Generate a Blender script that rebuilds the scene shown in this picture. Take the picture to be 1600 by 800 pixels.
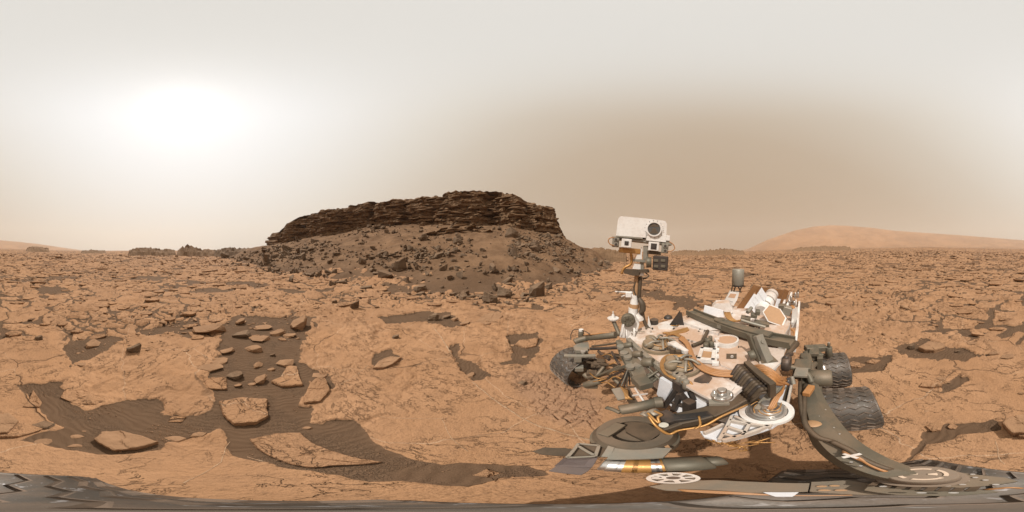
import bpy, bmesh, math, random
import numpy as np
from mathutils import Vector, Matrix

for o in list(bpy.data.objects):
    bpy.data.objects.remove(o)
SC = bpy.context.scene
COL = SC.collection
R = math.radians
CH = 1.85                     # height of the camera above the ground

# ------------------------------------------------------------------ camera
cam_d = bpy.data.cameras.new('camera')
cam_d.type = 'PANO'
for holder in (cam_d, getattr(cam_d, 'cycles', None)):
    try:
        holder.panorama_type = 'EQUIRECTANGULAR'
    except Exception:
        pass
cam_d.clip_start = 0.02
cam_d.clip_end = 20000
cam = bpy.data.objects.new('camera', cam_d)
cam.location = (0, 0, CH)
cam.rotation_euler = (R(90), 0, 0)
COL.objects.link(cam)
SC.camera = cam

# ------------------------------------------------------------------ light
SUN_AZ, SUN_EL = R(-115), R(53)          # azimuth clockwise from +Y
SUNV = Vector((math.sin(SUN_AZ) * math.cos(SUN_EL), math.cos(SUN_AZ) * math.cos(SUN_EL), math.sin(SUN_EL)))
sd = bpy.data.lights.new('sun', 'SUN')
sd.energy = 4.6
sd.angle = R(0.8)
sd.color = (1.0, 0.93, 0.84)
so = bpy.data.objects.new('sun', sd)
so.rotation_euler = SUNV.to_track_quat('Z', 'Y').to_euler()
COL.objects.link(so)

world = bpy.data.worlds.new('World')
SC.world = world
world.use_nodes = True
NT = world.node_tree
NT.nodes.clear()


def wn(t, **k):
    n = NT.nodes.new(t)
    for a, b in k.items():
        setattr(n, a, b)
    return n


w_out = wn('ShaderNodeOutputWorld')
w_add = wn('ShaderNodeAddShader')
w_sky = wn('ShaderNodeTexSky')
w_sky.sky_type = 'NISHITA'
w_sky.sun_disc = False
w_sky.sun_elevation = SUN_EL
w_sky.sun_rotation = SUN_AZ
w_sky.air_density = 0.0
w_sky.dust_density = 1.0
w_sky.ozone_density = 0.0
w_b1 = wn('ShaderNodeBackground')
w_b1.inputs[1].default_value = 0.006
w_b2 = wn('ShaderNodeBackground')
w_b2.inputs[1].default_value = 1.0
w_tc = wn('ShaderNodeTexCoord')
w_nrm = wn('ShaderNodeVectorMath', operation='NORMALIZE')
w_dot = wn('ShaderNodeVectorMath', operation='DOT_PRODUCT')
w_dot.inputs[1].default_value = SUNV
w_map = wn('ShaderNodeMapRange')
w_map.inputs[1].default_value = -1
w_map.inputs[2].default_value = 1
w_ramp = wn('ShaderNodeValToRGB')          # dust sky: brightness by angle from the sun
w_sep = wn('ShaderNodeSeparateXYZ')
w_el = wn('ShaderNodeMapRange', interpolation_type='SMOOTHSTEP')
w_el.inputs[1].default_value = 0.72
w_el.inputs[2].default_value = 1.04
w_mix = wn('ShaderNodeMix', data_type='RGBA')


def s2l(r, g, b):
    f = lambda c: c / 12.92 if c <= 0.04045 else ((c + 0.055) / 1.055) ** 2.4
    return (f(r / 255), f(g / 255), f(b / 255), 1)


def ramp(node, stops):
    el = node.color_ramp.elements
    while len(el) > 1:
        el.remove(el[-1])
    el[0].position, el[0].color = stops[0][0], stops[0][1]
    for p, c in stops[1:]:
        e = el.new(p)
        e.color = c


def gam(deg):
    return (math.cos(R(deg)) + 1) / 2


ramp(w_ramp, [(gam(140), s2l(168, 135, 103)), (gam(120), s2l(170, 139, 108)), (gam(104), s2l(177, 153, 126)),
              (gam(85), s2l(186, 167, 145)), (gam(67), s2l(204, 193, 178)), (gam(52), s2l(222, 217, 208)),
              (gam(40), s2l(233, 231, 227)), (gam(30), s2l(241, 241, 240)), (gam(20), s2l(249, 250, 251)), (gam(11), (1.03, 1.04, 1.05, 1)), (1.0, (1.2, 1.21, 1.22, 1))])
w_mix.inputs[7].default_value = s2l(221, 220, 216)
L = NT.links.new
L(w_tc.outputs['Generated'], w_nrm.inputs[0])
L(w_nrm.outputs[0], w_dot.inputs[0])
L(w_dot.outputs['Value'], w_map.inputs[0])
L(w_map.outputs[0], w_ramp.inputs[0])
L(w_nrm.outputs[0], w_sep.inputs[0])
L(w_sep.outputs[2], w_el.inputs[0])
L(w_el.outputs[0], w_mix.inputs[0])
L(w_ramp.outputs[0], w_mix.inputs[6])
L(w_mix.outputs[2], w_b2.inputs[0])
L(w_sky.outputs[0], w_b1.inputs[0])
L(w_b1.outputs[0], w_add.inputs[0])
L(w_b2.outputs[0], w_add.inputs[1])
L(w_add.outputs[0], w_out.inputs[0])

SC.view_settings.view_transform = 'Standard'
SC.view_settings.look = 'None'
SC.view_settings.gamma = 1
SC.view_settings.exposure = 0.0
SC.view_settings.use_curve_mapping = False
SC.render.engine = 'CYCLES'
SC.cycles.use_denoising = True
SC.cycles.max_bounces = 6
SC.cycles.volume_bounces = 1

# ------------------------------------------------------------------ pixel <-> place (1600 x 800 photograph)


def az_of(px):
    return (px - 800) * math.pi / 800


def el_of(py):
    return (400 - py) * math.pi / 800


def at(px, py, z=0.0):
    """the point at height z seen at that pixel"""
    a, e = az_of(px), el_of(py)
    d = (z - CH) / math.tan(e)
    return Vector((d * math.sin(a), d * math.cos(a), z))


def atd(px, py, d):
    """the point at horizontal distance d seen at that pixel"""
    a, e = az_of(px), el_of(py)
    return Vector((d * math.sin(a), d * math.cos(a), CH + d * math.tan(e)))


# ------------------------------------------------------------------ noise (numpy)


def _hash(ix, iy, seed):
    n = (ix.astype(np.int64) * 374761393 + iy.astype(np.int64) * 668265263 + seed * 974711) & 0xFFFFFFFF
    n = ((n ^ (n >> 13)) * 1274126177) & 0xFFFFFFFF
    n = (n ^ (n >> 16))
    return (n & 0xFFFFFF) / float(0x1000000)


def noise(x, y, seed=0):
    x = np.asarray(x, dtype=np.float64)
    y = np.asarray(y, dtype=np.float64)
    ix, iy = np.floor(x), np.floor(y)
    fx, fy = x - ix, y - iy
    ux, uy = fx * fx * fx * (fx * (fx * 6 - 15) + 10), fy * fy * fy * (fy * (fy * 6 - 15) + 10)
    a, b = _hash(ix, iy, seed), _hash(ix + 1, iy, seed)
    c, d = _hash(ix, iy + 1, seed), _hash(ix + 1, iy + 1, seed)
    return (a + (b - a) * ux + (c - a) * uy + (a - b - c + d) * ux * uy) * 2 - 1


def fbm(x, y, seed=0, octv=4, gain=0.5):
    s, a, f = 0, 1.0, 1.0
    for k in range(octv):
        s = s + a * noise(x * f + 17.3 * k, y * f - 9.1 * k, seed + k)
        a *= gain
        f *= 2.03
    return s


def voro(x, y, seed=0):
    """distance to nearest feature, border width (F2-F1) and a random number per cell"""
    ix, iy = np.floor(x), np.floor(y)
    f1 = np.full(x.shape, 9.0)
    f2 = np.full(x.shape, 9.0)
    idr = np.zeros(x.shape)
    for dx in (-1, 0, 1):
        for dy in (-1, 0, 1):
            cx, cy = ix + dx, iy + dy
            px = cx + 0.1 + 0.8 * _hash(cx, cy, seed)
            py = cy + 0.1 + 0.8 * _hash(cx, cy, seed + 51)
            d = np.hypot(px - x, py - y)
            h = _hash(cx, cy, seed + 99)
            closer = d < f1
            f2 = np.where(closer, f1, np.minimum(f2, d))
            idr = np.where(closer, h, idr)
            f1 = np.where(closer, d, f1)
    return f1, f2 - f1, idr


def sstep(a, b, x):
    t = np.clip((x - a) / (b - a), 0, 1)
    return t * t * (3 - 2 * t)


# ------------------------------------------------------------------ object helpers


def link(o, parent=None):
    COL.objects.link(o)
    if parent is not None:
        o.parent = parent
    return o


def tag(o, label=None, cat=None, group=None, kind=None):
    if label:
        o['label'] = label
    if cat:
        o['category'] = cat
    if group:
        o['group'] = group
    if kind:
        o['kind'] = kind
    return o


def empty(name, loc=(0, 0, 0), rz=0.0, parent=None):
    o = bpy.data.objects.new(name, None)
    o.empty_display_size = 0.1
    o.location = loc
    o.rotation_euler = (0, 0, rz)
    return link(o, parent)


def grid_mesh(name, V, nr, nc, wrap, attrs=None, smooth=True):
    """V (nr*nc,3) -> mesh with quads"""
    i = np.arange(nr - 1)[:, None] * nc
    j = np.arange(nc if wrap else nc - 1)[None, :]
    j2 = (j + 1) % nc
    q = np.stack([i + j, i + j2, i + nc + j2, i + nc + j], -1).reshape(-1, 4)
    me = bpy.data.meshes.new(name)
    me.vertices.add(len(V))
    me.vertices.foreach_set('co', np.asarray(V, dtype=np.float32).ravel())
    n = len(q)
    me.loops.add(n * 4)
    me.loops.foreach_set('vertex_index', q.astype(np.int32).ravel())
    me.polygons.add(n)
    me.polygons.foreach_set('loop_start', (np.arange(n) * 4).astype(np.int32))
    me.polygons.foreach_set('use_smooth', np.full(n, smooth))
    for k, v in (attrs or {}).items():
        a = me.attributes.new(k, 'FLOAT', 'POINT')
        a.data.foreach_set('value', np.asarray(v, dtype=np.float32).ravel())
    me.update()
    me.validate()
    return me


# ------------------------------------------------------------------ material helpers


class Mat:
    def __init__(self, name, rough=0.9, metal=0.0, spec=0.3):
        self.m = bpy.data.materials.new(name)
        self.m.use_nodes = True
        self.t = self.m.node_tree
        self.b = self.t.nodes['Principled BSDF']
        self.b.inputs['Roughness'].default_value = rough
        self.b.inputs['Metallic'].default_value = metal
        self.b.inputs['Specular IOR Level'].default_value = spec
        self.pos = None

    def n(self, t, **k):
        nd = self.t.nodes.new(t)
        for a, b in k.items():
            setattr(nd, a, b)
        return nd

    def l(self, a, b):
        self.t.links.new(a, b)

    def coord(self, local=False):
        if local:
            return self.n('ShaderNodeTexCoord').outputs['Object']
        return self.n('ShaderNodeNewGeometry').outputs['Position']

    def noise(self, co, scale, detail=6, rough=0.6, dist=0.0):
        nd = self.n('ShaderNodeTexNoise')
        nd.inputs['Scale'].default_value = scale
        nd.inputs['Detail'].default_value = detail
        nd.inputs['Roughness'].default_value = rough
        nd.inputs['Distortion'].default_value = dist
        self.l(co, nd.inputs['Vector'])
        return nd.outputs['Fac']

    def voro(self, co, scale, feature='DISTANCE_TO_EDGE', rnd=1.0):
        nd = self.n('ShaderNodeTexVoronoi', feature=feature)
        nd.inputs['Scale'].default_value = scale
        nd.inputs['Randomness'].default_value = rnd
        self.l(co, nd.inputs['Vector'])
        return nd.outputs['Distance']

    def mapr(self, v, a, b, c=0.0, d=1.0, smooth=True):
        nd = self.n('ShaderNodeMapRange')
        if smooth:
            nd.interpolation_type = 'SMOOTHSTEP'
        for i, q in enumerate((a, b, c, d)):
            nd.inputs[i + 1].default_value = q
        self.l(v, nd.inputs[0])
        return nd.outputs[0]

    def math(self, op, a, b=None):
        nd = self.n('ShaderNodeMath', operation=op)
        for i, q in enumerate((a, b)):
            if q is None:
                continue
            if isinstance(q, (int, float)):
                nd.inputs[i].default_value = q
            else:
                self.l(q, nd.inputs[i])
        return nd.outputs[0]

    def mix(self, f, a, b, blend='MIX'):
        nd = self.n('ShaderNodeMix', data_type='RGBA', blend_type=blend)
        for i, q in ((0, f), (6, a), (7, b)):
            if isinstance(q, (int, float)):
                nd.inputs[i].default_value = q
            elif isinstance(q, tuple):
                nd.inputs[i].default_value = q if len(q) == 4 else q + (1,)
            else:
                self.l(q, nd.inputs[i])
        return nd.outputs[2]

    def bump(self, h, dist, strength=1.0, prev=None):
        nd = self.n('ShaderNodeBump')
        nd.inputs['Distance'].default_value = dist
        nd.inputs['Strength'].default_value = strength
        self.l(h, nd.inputs['Height'])
        if prev is not None:
            self.l(prev, nd.inputs['Normal'])
        return nd.outputs[0]

    def attr(self, name):
        nd = self.n('ShaderNodeAttribute', attribute_name=name)
        return nd.outputs['Fac']

    def scale(self, co, v):
        nd = self.n('ShaderNodeVectorMath', operation='MULTIPLY')
        nd.inputs[1].default_value = v
        self.l(co, nd.inputs[0])
        return nd.outputs[0]

    def warp(self, co, scale, amt):
        nz = self.n('ShaderNodeTexNoise')
        nz.inputs['Scale'].default_value = scale
        nz.inputs['Detail'].default_value = 3
        self.l(co, nz.inputs['Vector'])
        sub = self.n('ShaderNodeVectorMath', operation='SUBTRACT')
        self.l(nz.outputs['Color'], sub.inputs[0])
        sub.inputs[1].default_value = (0.5, 0.5, 0.5)
        mul = self.n('ShaderNodeVectorMath', operation='SCALE')
        self.l(sub.outputs[0], mul.inputs[0])
        mul.inputs['Scale'].default_value = amt
        add = self.n('ShaderNodeVectorMath', operation='ADD')
        self.l(co, add.inputs[0])
        self.l(mul.outputs[0], add.inputs[1])
        return add.outputs[0]

    def out(self, col, nrm=None, rough=None):
        if isinstance(col, tuple):
            self.b.inputs['Base Color'].default_value = col if len(col) == 4 else col + (1,)
        else:
            self.l(col, self.b.inputs['Base Color'])
        if nrm is not None:
            self.l(nrm, self.b.inputs['Normal'])
        if rough is not None:
            self.l(rough, self.b.inputs['Roughness'])
        return self.m


def bedrock_nodes(M, co):
    """tan mudstone: colour + bump height, shared by the pavement and the slabs"""
    big = M.noise(co, 0.8, 3)
    mid = M.noise(co, 6.0, 6, 0.68)
    wco = M.warp(co, 3.0, 0.25)
    cn = M.noise(M.scale(wco, (2.2, 5.0, 3.0)), 1.0, 5, 0.7)
    cn2 = M.noise(co, 1.7, 2)
    gate = M.mapr(cn2, 0.42, 0.58)
    lines = M.math('MULTIPLY', M.mapr(M.math('ABSOLUTE', M.math('SUBTRACT', cn, 0.5)), 0.0, 0.012, 1, 0), gate)
    pits = M.mapr(mid, 0.60, 0.72)
    col = M.mix(M.mapr(big, 0.3, 0.7), (0.345, 0.190, 0.099), (0.398, 0.228, 0.126))
    col = M.mix(M.mapr(mid, 0.42, 0.72, 0, 0.55), col, (0.268, 0.153, 0.085))
    col = M.mix(M.math('MULTIPLY', lines, 0.42), col, (0.15, 0.09, 0.055))
    veins = M.voro(M.scale(wco, (0.62, 0.62, 0.2)), 1.0)
    vm = M.math('MULTIPLY', M.mapr(veins, 0.0, 0.004, 1, 0), M.mapr(big, 0.42, 0.5))
    col = M.mix(M.math('MULTIPLY', vm, 0.55), col, (0.55, 0.40, 0.28))
    fine = M.noise(co, 34.0, 3, 0.7)
    col = M.mix(M.mapr(fine, 0.54, 0.68, 0, 0.45), col, (0.175, 0.105, 0.063))
    h = M.math('ADD', M.math('SUBTRACT', M.math('MULTIPLY', mid, 0.55), M.math('MULTIPLY', lines, 0.55)), M.math('MULTIPLY', fine, 0.5))
    dk = M.math('MULTIPLY', M.mapr(veins, 0.0, 0.009, 1, 0), M.mapr(big, 0.50, 0.42))
    col = M.mix(M.math('MULTIPLY', dk, 0.75), col, (0.10, 0.06, 0.036))
    h = M.math('SUBTRACT', h, M.math('MULTIPLY', dk, 0.6))
    h = M.math('SUBTRACT', h, M.math('MULTIPLY', pits, 0.3))
    return col, h


def sand_nodes(M, co):
    nz = M.noise(co, 2.0, 3)
    gr = M.noise(co, 110.0, 2, 0.7)
    gate = M.mapr(nz, 0.45, 0.62)
    gv = M.math('MULTIPLY', M.mapr(gr, 0.5, 0.62), gate)
    col = M.mix(M.mapr(nz, 0.3, 0.7), (0.110, 0.066, 0.039), (0.140, 0.087, 0.053))
    col = M.mix(M.math('MULTIPLY', gv, 0.6), col, (0.22, 0.145, 0.095))
    wv = M.n('ShaderNodeTexWave', wave_type='BANDS')
    wv.inputs['Scale'].default_value = 5.0
    wv.inputs['Distortion'].default_value = 9.0
    wv.inputs['Detail'].default_value = 1.0
    M.l(co, wv.inputs['Vector'])
    h = M.math('ADD', M.math('MULTIPLY', wv.outputs['Fac'], 0.16), M.math('MULTIPLY', gr, 0.14))
    h = M.math('ADD', h, M.math('MULTIPLY', gv, 0.3))
    return col, h


M = Mat('ground', 0.95, 0, 0.15)
co = M.coord()
rc, rh = bedrock_nodes(M, co)
sc_, sh = sand_nodes(M, co)
rk = M.attr('rock')
edge = M.math('ADD', rk, M.math('MULTIPLY', M.math('SUBTRACT', M.noise(co, 14.0, 4), 0.5), 0.7))
mask = M.mapr(edge, 0.34, 0.66)
rc = M.mix(M.math('MULTIPLY', M.attr('crackle'), 0.6), rc, (0.30, 0.18, 0.115))
tint = M.attr('tint')
rc = M.mix(M.mapr(tint, 0.0, 1.0, 0, 0.45), rc, (0.27, 0.152, 0.084))
far = M.attr('far')
vfar = M.noise(co, 0.5, 6, 0.75)
sc2 = M.mix(far, sc_, M.mix(M.mapr(vfar, 0.42, 0.66), (0.12, 0.070, 0.040), (0.27, 0.150, 0.081)))
tal = M.mix(M.mapr(vfar, 0.38, 0.62), (0.132, 0.077, 0.043), (0.212, 0.127, 0.072))
sc2 = M.mix(M.attr('talus'), sc2, tal)
col = M.mix(mask, sc2, rc)
hh = M.mix(mask, sh, rh)
bm_ = M.bump(hh, 0.025, 1.0)
MAT_GROUND = M.out(col, bm_)

M = Mat('bedrock', 0.95, 0, 0.15)
co = M.coord()
rc, rh = bedrock_nodes(M, co)
oi = M.n('ShaderNodeObjectInfo')
rc = M.mix(M.mapr(oi.outputs['Random'], 0, 1, 0.0, 0.55), rc, (0.265, 0.152, 0.086))
lay = M.noise(M.scale(co, (4, 4, 70)), 1.0, 2)
hb = M.math('ADD', rh, M.math('MULTIPLY', lay, 0.5))
MAT_SLAB = M.out(rc, M.bump(hb, 0.04, 1.0))


def rock_mat(name, c1, c2, c3, sc=1.0):
    M = Mat(name, 0.92, 0, 0.2)
    co = M.coord()
    a = M.noise(co, 2.6 * sc, 6, 0.66)
    lay = M.noise(M.scale(co, (3 * sc, 3 * sc, 34 * sc)), 1.0, 3, 0.6)
    oi = M.n('ShaderNodeObjectInfo')
    col = M.mix(M.mapr(a, 0.32, 0.68), c1, c2)
    col = M.mix(M.mapr(lay, 0.4, 0.65, 0, 0.5), col, c3)
    col = M.mix(M.mapr(oi.outputs['Random'], 0, 1, 0, 0.5), col, c1)
    # dust settled on faces that look up
    g = M.n('ShaderNodeNewGeometry')
    sp = M.n('ShaderNodeSeparateXYZ')
    M.l(g.outputs['Normal'], sp.inputs[0])
    up = M.math('MULTIPLY', M.mapr(sp.outputs[2], 0.45, 0.95), M.mapr(a, 0.35, 0.62, 0.85, 0.3))
    col = M.mix(M.math('MULTIPLY', up, 0.55), col, (0.265, 0.155, 0.088))
    h = M.math('ADD', a, M.math('MULTIPLY', lay, 0.5))
    return M.out(col, M.bump(h, 0.05 / sc, 1.0))


MAT_ROCK = rock_mat('grey_rock', (0.125, 0.085, 0.055), (0.21, 0.147, 0.097), (0.095, 0.063, 0.040))
MAT_TAN = rock_mat('tan_rock', (0.262, 0.152, 0.085), (0.35, 0.208, 0.118), (0.21, 0.122, 0.068))
MAT_CLIFF = rock_mat('cliff_rock', (0.150, 0.093, 0.052), (0.25, 0.155, 0.088), (0.10, 0.061, 0.034), 0.25)

# ================================================================== TERRAIN
H_X = [0, 130, 330, 400, 500, 950, 1050, 1160, 1250, 1450, 1600]
H_Y = [388, 391.5, 391, 390, 393, 393, 393, 392, 388.5, 385, 388]
# butte: column px -> foot distance, cliff distance, cliff-base row, cliff-top row
B_X = [330, 380, 432, 442, 462, 495, 520, 545, 570, 580, 625, 660, 712, 750, 800, 825, 850, 875, 880, 907, 930, 960]
B_FOOT = [60, 34, 20, 18, 15, 12.5, 11, 10, 9.5, 9.3, 8.3, 7.8, 7.3, 7.2, 7.4, 7.8, 8.6, 10, 10.4, 13, 17, 26]
B_CL = [60, 52, 44, 43, 41, 38, 36.5, 35, 33.5, 33, 31, 29.5, 28, 27, 26, 26, 26.5, 27.5, 28, 30, 33, 38]
B_BASE = [391, 387, 379, 377, 374, 366, 362, 358, 352, 350, 348, 347, 347, 349, 347, 355, 360, 364, 366, 382, 388, 392]
B_TOP = [391, 386, 360, 348, 336, 327, 324, 318, 314, 313, 305, 302, 295, 293.5, 299, 310, 317, 323, 326, 382, 388, 392]


def px_of(x, y):
    return 800 + np.arctan2(x, y) * 800 / np.pi


def ip(px, X, Y):
    return np.interp(px, X, Y)


def butte_params(px):
    foot, cl = ip(px, B_X, B_FOOT), ip(px, B_X, B_CL)
    zb = CH + cl * np.tan((400 - ip(px, B_X, B_BASE)) * np.pi / 800)
    zt = CH + cl * np.tan((400 - ip(px, B_X, B_TOP)) * np.pi / 800)
    return foot, cl, zb, zt


def base_height(x, y):
    """smooth land without the broken pavement: gentle rise, talus of the butte"""
    px = px_of(x, y)
    r = np.hypot(x, y)
    tan_h = np.tan((400 - np.interp(px, H_X, H_Y)) * np.pi / 800)
    rise = np.where(r < 12, 0, 1) * tan_h * (r - 12) * sstep(12, 60, r) + np.where(r > 300, 1, 0) * CH * 0
    z = rise + 0.10 * fbm(x / 9, y / 9, 5, 3) * sstep(6, 30, r) + 0.5 * fbm(x / 60, y / 60, 8, 3) * sstep(40, 200, r)
    foot, cl, zb, zt = butte_params(px)
    fw = foot * (1 + 0.10 * fbm(x / 3.0, y / 3.0, 4, 3))
    t = np.clip((r - fw) / np.maximum(cl - fw, 0.5), 0, 1.25)
    inside = sstep(330, 400, px) * (1 - sstep(925, 962, px))
    amp = zb - 0.35
    prof = np.where(t < 1, 0.18 * t + 0.82 * t ** 1.25, 1.0)
    gull = 0.55 * fbm(x / 4.5, y / 4.5, 21, 4) * sstep(0.08, 0.35, t) * (1 - 0.75 * sstep(0.6, 0.98, t))
    hill = (amp * prof + gull * np.clip(t, 0, 1)) * inside
    back = 1 - sstep(1.35, 2.4, r / np.maximum(cl, 1))
    z = np.maximum(z, np.where(t > 0, hill * back, 0)) * 1.0
    return z, t * inside


def poly_px(pts):
    return [tuple(at(px, py, 0)[:2]) for px, py in pts]


def in_poly(x, y, poly):
    ins = np.zeros(x.shape, bool)
    n = len(poly)
    for i in range(n):
        x0, y0 = poly[i]
        x1, y1 = poly[(i + 1) % n]
        c = ((y0 > y) != (y1 > y)) & (x < (x1 - x0) * (y - y0) / (y1 - y0 + 1e-12) + x0)
        ins ^= c
    return ins


def poly_sd(x, y, poly):
    """signed distance, positive inside"""
    d = np.full(x.shape, 1e9)
    n = len(poly)
    for i in range(n):
        x0, y0 = poly[i]
        x1, y1 = poly[(i + 1) % n]
        ex, ey = x1 - x0, y1 - y0
        t = np.clip(((x - x0) * ex + (y - y0) * ey) / (ex * ex + ey * ey + 1e-12), 0, 1)
        d = np.minimum(d, np.hypot(x - x0 - t * ex, y - y0 - t * ey))
    return np.where(in_poly(x, y, poly), d, -d)


SAND = [
    [(15, 600), (95, 600), (100, 615), (130, 645), (160, 632), (215, 624), (247, 625), (252, 645), (287, 654), (330, 640), (345, 640), (350, 668),
     (300, 682), (262, 690), (255, 700), (250, 704), (175, 712), (95, 700), (70, 690), (20, 690), (68, 676), (95, 670), (62, 638), (40, 612)],
    [(345, 510), (372, 492), (425, 497), (475, 494), (490, 496), (484, 515), (472, 540), (470, 565), (490, 577), (515, 587), (525, 607), (515, 611), (485, 597), (472, 634), (492, 635),
     (490, 660), (530, 657), (550, 658), (563, 666), (578, 685), (600, 701), (642, 717), (692, 726), (720, 722), (755, 725), (817, 727), (850, 736), (862, 742), (850, 745), (805, 747), (767, 755),
     (730, 761), (675, 757), (630, 750), (580, 752), (530, 741), (487, 735), (455, 733), (420, 721), (365, 712), (355, 695), (348, 675), (328, 640), (333, 615), (325, 582), (340, 560), (345, 532)],
    [(585, 560), (605, 547), (617, 547), (628, 562), (605, 577), (582, 580)],
    [(592, 497), (662, 487), (705, 488), (727, 508), (700, 513), (665, 503), (600, 507)],
    [(700, 545), (720, 535), (717, 557), (742, 567), (762, 587), (740, 596), (720, 580), (705, 560)],
    [(787, 525), (840, 520), (847, 535), (832, 558), (826, 570), (785, 570), (803, 560), (797, 540)],
    [(1444, 676), (1480, 664), (1530, 660), (1556, 650), (1564, 672), (1500, 678), (1472, 692), (1448, 694), (1440, 702), (1408, 728), (1438, 692)],
    [(1312, 561), (1392, 558), (1376, 580), (1318, 583)],
    [(1395, 545), (1440, 530), (1500, 545), (1545, 555), (1500, 566), (1420, 560)],
    [(1462, 619), (1516, 595), (1498, 588), (1478, 602)],
    [(100, 540), (150, 520), (190, 530), (140, 560), (110, 572)],
    [(215, 520), (300, 497), (305, 505), (240, 528)],
]
SAND_P = [poly_px(p) for p in SAND]
CRACK_P = poly_px([(795, 585), (815, 575), (870, 590), (905, 600), (940, 625), (945, 650), (925, 668), (880, 665), (840, 640), (805, 620)])


def rock_mask(x, y, t):
    """1 = bedrock shows, 0 = dark sand; and the random number of each plate"""
    r = np.hypot(x, y)
    px = px_of(x, y)
    wx = x + 0.16 * fbm(x * 1.7, y * 1.7, 31, 3)
    wy = y + 0.16 * fbm(x * 1.7 + 40, y * 1.7, 32, 3)
    f1, bw, cid = voro(wx * 0.95, wy * 0.95, 12)
    g1, bw2, cid2 = voro(wx * 2.1 + 7, wy * 2.1, 13)
    lo = fbm(x / 2.6, y / 2.6, 44, 3)
    gapw = (0.035 + 0.10 * sstep(-0.4, 0.7, lo)) * (1 + 0.55 * sstep(3.6, 6.5, r) * np.where((px > 300) & (px < 1000), 0.2, 1.0))
    plate = sstep(gapw - 0.03, gapw + 0.03, bw)
    plate2 = sstep(0.10, 0.16, bw2)
    small = sstep(0.1, 0.5, fbm(x / 3.1, y / 3.1, 71, 3))
    pl = plate * (1 - small) + np.minimum(plate, plate2) * small
    sandy = sstep(0.5, 0.8, fbm(x / 2.6 + 3, y / 2.6, 91, 4, 0.6) + 0.16 * np.clip((r - 8) / 20, 0, 1))
        # the wide pavement in front of the rover and below is whole
    near = 1 - sstep(2.3, 4.2, r + 0.5 * noise(x, y, 6))
    cen = sstep(470, 520, px) * (1 - sstep(1330, 1420, px))
    near2 = (1 - sstep(4.5, 7.0, r + 0.9 * noise(x / 1.3, y / 1.3, 9))) * cen
    keep = sstep(0.35, 0.6, np.maximum(near, near2) + 0.25 * fbm(x * 1.5, y * 1.5, 62, 4))
    sandy = sstep(0.4, 0.6, sandy + 0.2 * fbm(x * 2.5, y * 2.5, 63, 4))
    sandy = sandy * (1 - np.maximum(sstep(60, 110, px) * (1 - sstep(340, 380, px)) * (1 - sstep(7, 9, r)), 0.9 * sstep(1240, 1290, px) * (1 - sstep(14, 18, r))))
    pl = np.maximum(pl * (1 - sandy), keep)
    jx = 0.045 * fbm(x * 5, y * 5, 61, 5, 0.6)
    sel = r < 9
    xs, ys, js = x[sel], y[sel], jx[sel] * np.clip(r[sel] / 2.0, 0.3, 1.4)
    sub = pl[sel]
    for p in SAND_P:
        sd = poly_sd(xs, ys, p) + js
        sub = sub * (1 - sstep(-0.02, 0.02, sd))
    pl[sel] = sub
    pl = pl * (1 - sstep(0.03, 0.09, t + 0.10 * fbm(x / 1.3, y / 1.3, 77, 4) * sstep(0.0, 0.03, t)))
    return pl, cid * (1 - small) + cid2 * small, bw


def full_height(x, y):
    z0, t = base_height(x, y)
    r = np.hypot(x, y)
    pl, cid, bw = rock_mask(x, y, t)
    amp = 0.045 * np.clip(r / 2.2, 0.45, 1.0) + 0.03 * sstep(4, 14, r)
    near = 1 - sstep(2.0, 6.0, r)
    step = amp * (0.55 + 0.9 * cid * (1 - near) + 0.25 * near)
    # tilted, slightly layered plate tops
    rough = 0.012 * fbm(x * 3, y * 3, 55, 4) + 0.05 * sstep(8, 30, r) * fbm(x * 0.9, y * 0.9, 56, 3)
    # flaky beds: small scarps that break off along ragged lines
    q = fbm(x * 0.9 + 0.5 * noise(x * 5, y * 5, 81), y * 0.9 + 0.5 * noise(x * 5, y * 5, 82), 57, 5, 0.62) * 3.2
    fl = np.floor(q)
    q2 = fbm(x * 3.4, y * 3.4, 83, 4, 0.65) * 2.6
    terr = (0.011 * (fl + sstep(0.88, 1.0, q - fl)) + 0.006 * (np.floor(q2) + sstep(0.8, 1, q2 - np.floor(q2)))) * sstep(-0.5, 0.3, fbm(x / 1.2, y / 1.2, 84, 2))
    sel = r < 6
    ck = np.zeros(x.shape)
    sd = poly_sd(x[sel], y[sel], CRACK_P)
    ck[sel] = sstep(-0.08, 0.10, sd + 0.06 * noise(x[sel] * 4, y[sel] * 4, 3))
    wx, wy = x + 0.05 * fbm(x * 6, y * 6, 15, 2), y + 0.05 * fbm(x * 6, y * 6, 16, 2)
    c1, cb, ci = voro(wx * 7 + wy * 5, wy * 10 - wx * 7, 25)
    crk = ck * (-0.032 * (1 - sstep(0.02, 0.15, cb)) + 0.022 * (ci - 0.5)) * sstep(-0.6, 0.3, fbm(x * 2.2, y * 2.2, 19, 3))
    z = z0 + pl * (step + (rough + terr) * (0.55 + 0.45 * sstep(2.0, 4.5, r)) + crk) + (1 - pl) * (0.006 * fbm(x * 2, y * 2, 66, 3))
    # rubble relief of the talus
    z = z + sstep(0.05, 0.2, t) * (0.05 * fbm(x * 1.4, y * 1.4, 58, 4))
    # broken ground in the distance
    z = z + sstep(9, 25, r) * (1 - sstep(0, 0.1, t)) * 0.10 * fbm(x / 1.3, y / 1.3, 59, 4)
    far = sstep(10, 28, r) * (1 - sstep(0.0, 0.08, t))
    return z, pl, cid, ck, far, sstep(0.02, 0.25, t)


def ground_z(x, y):
    a, b = np.atleast_1d(np.asarray(x, float)), np.atleast_1d(np.asarray(y, float))
    return full_height(a, b)[0]


def gz1(x, y):
    return float(ground_z([x], [y])[0])


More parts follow.
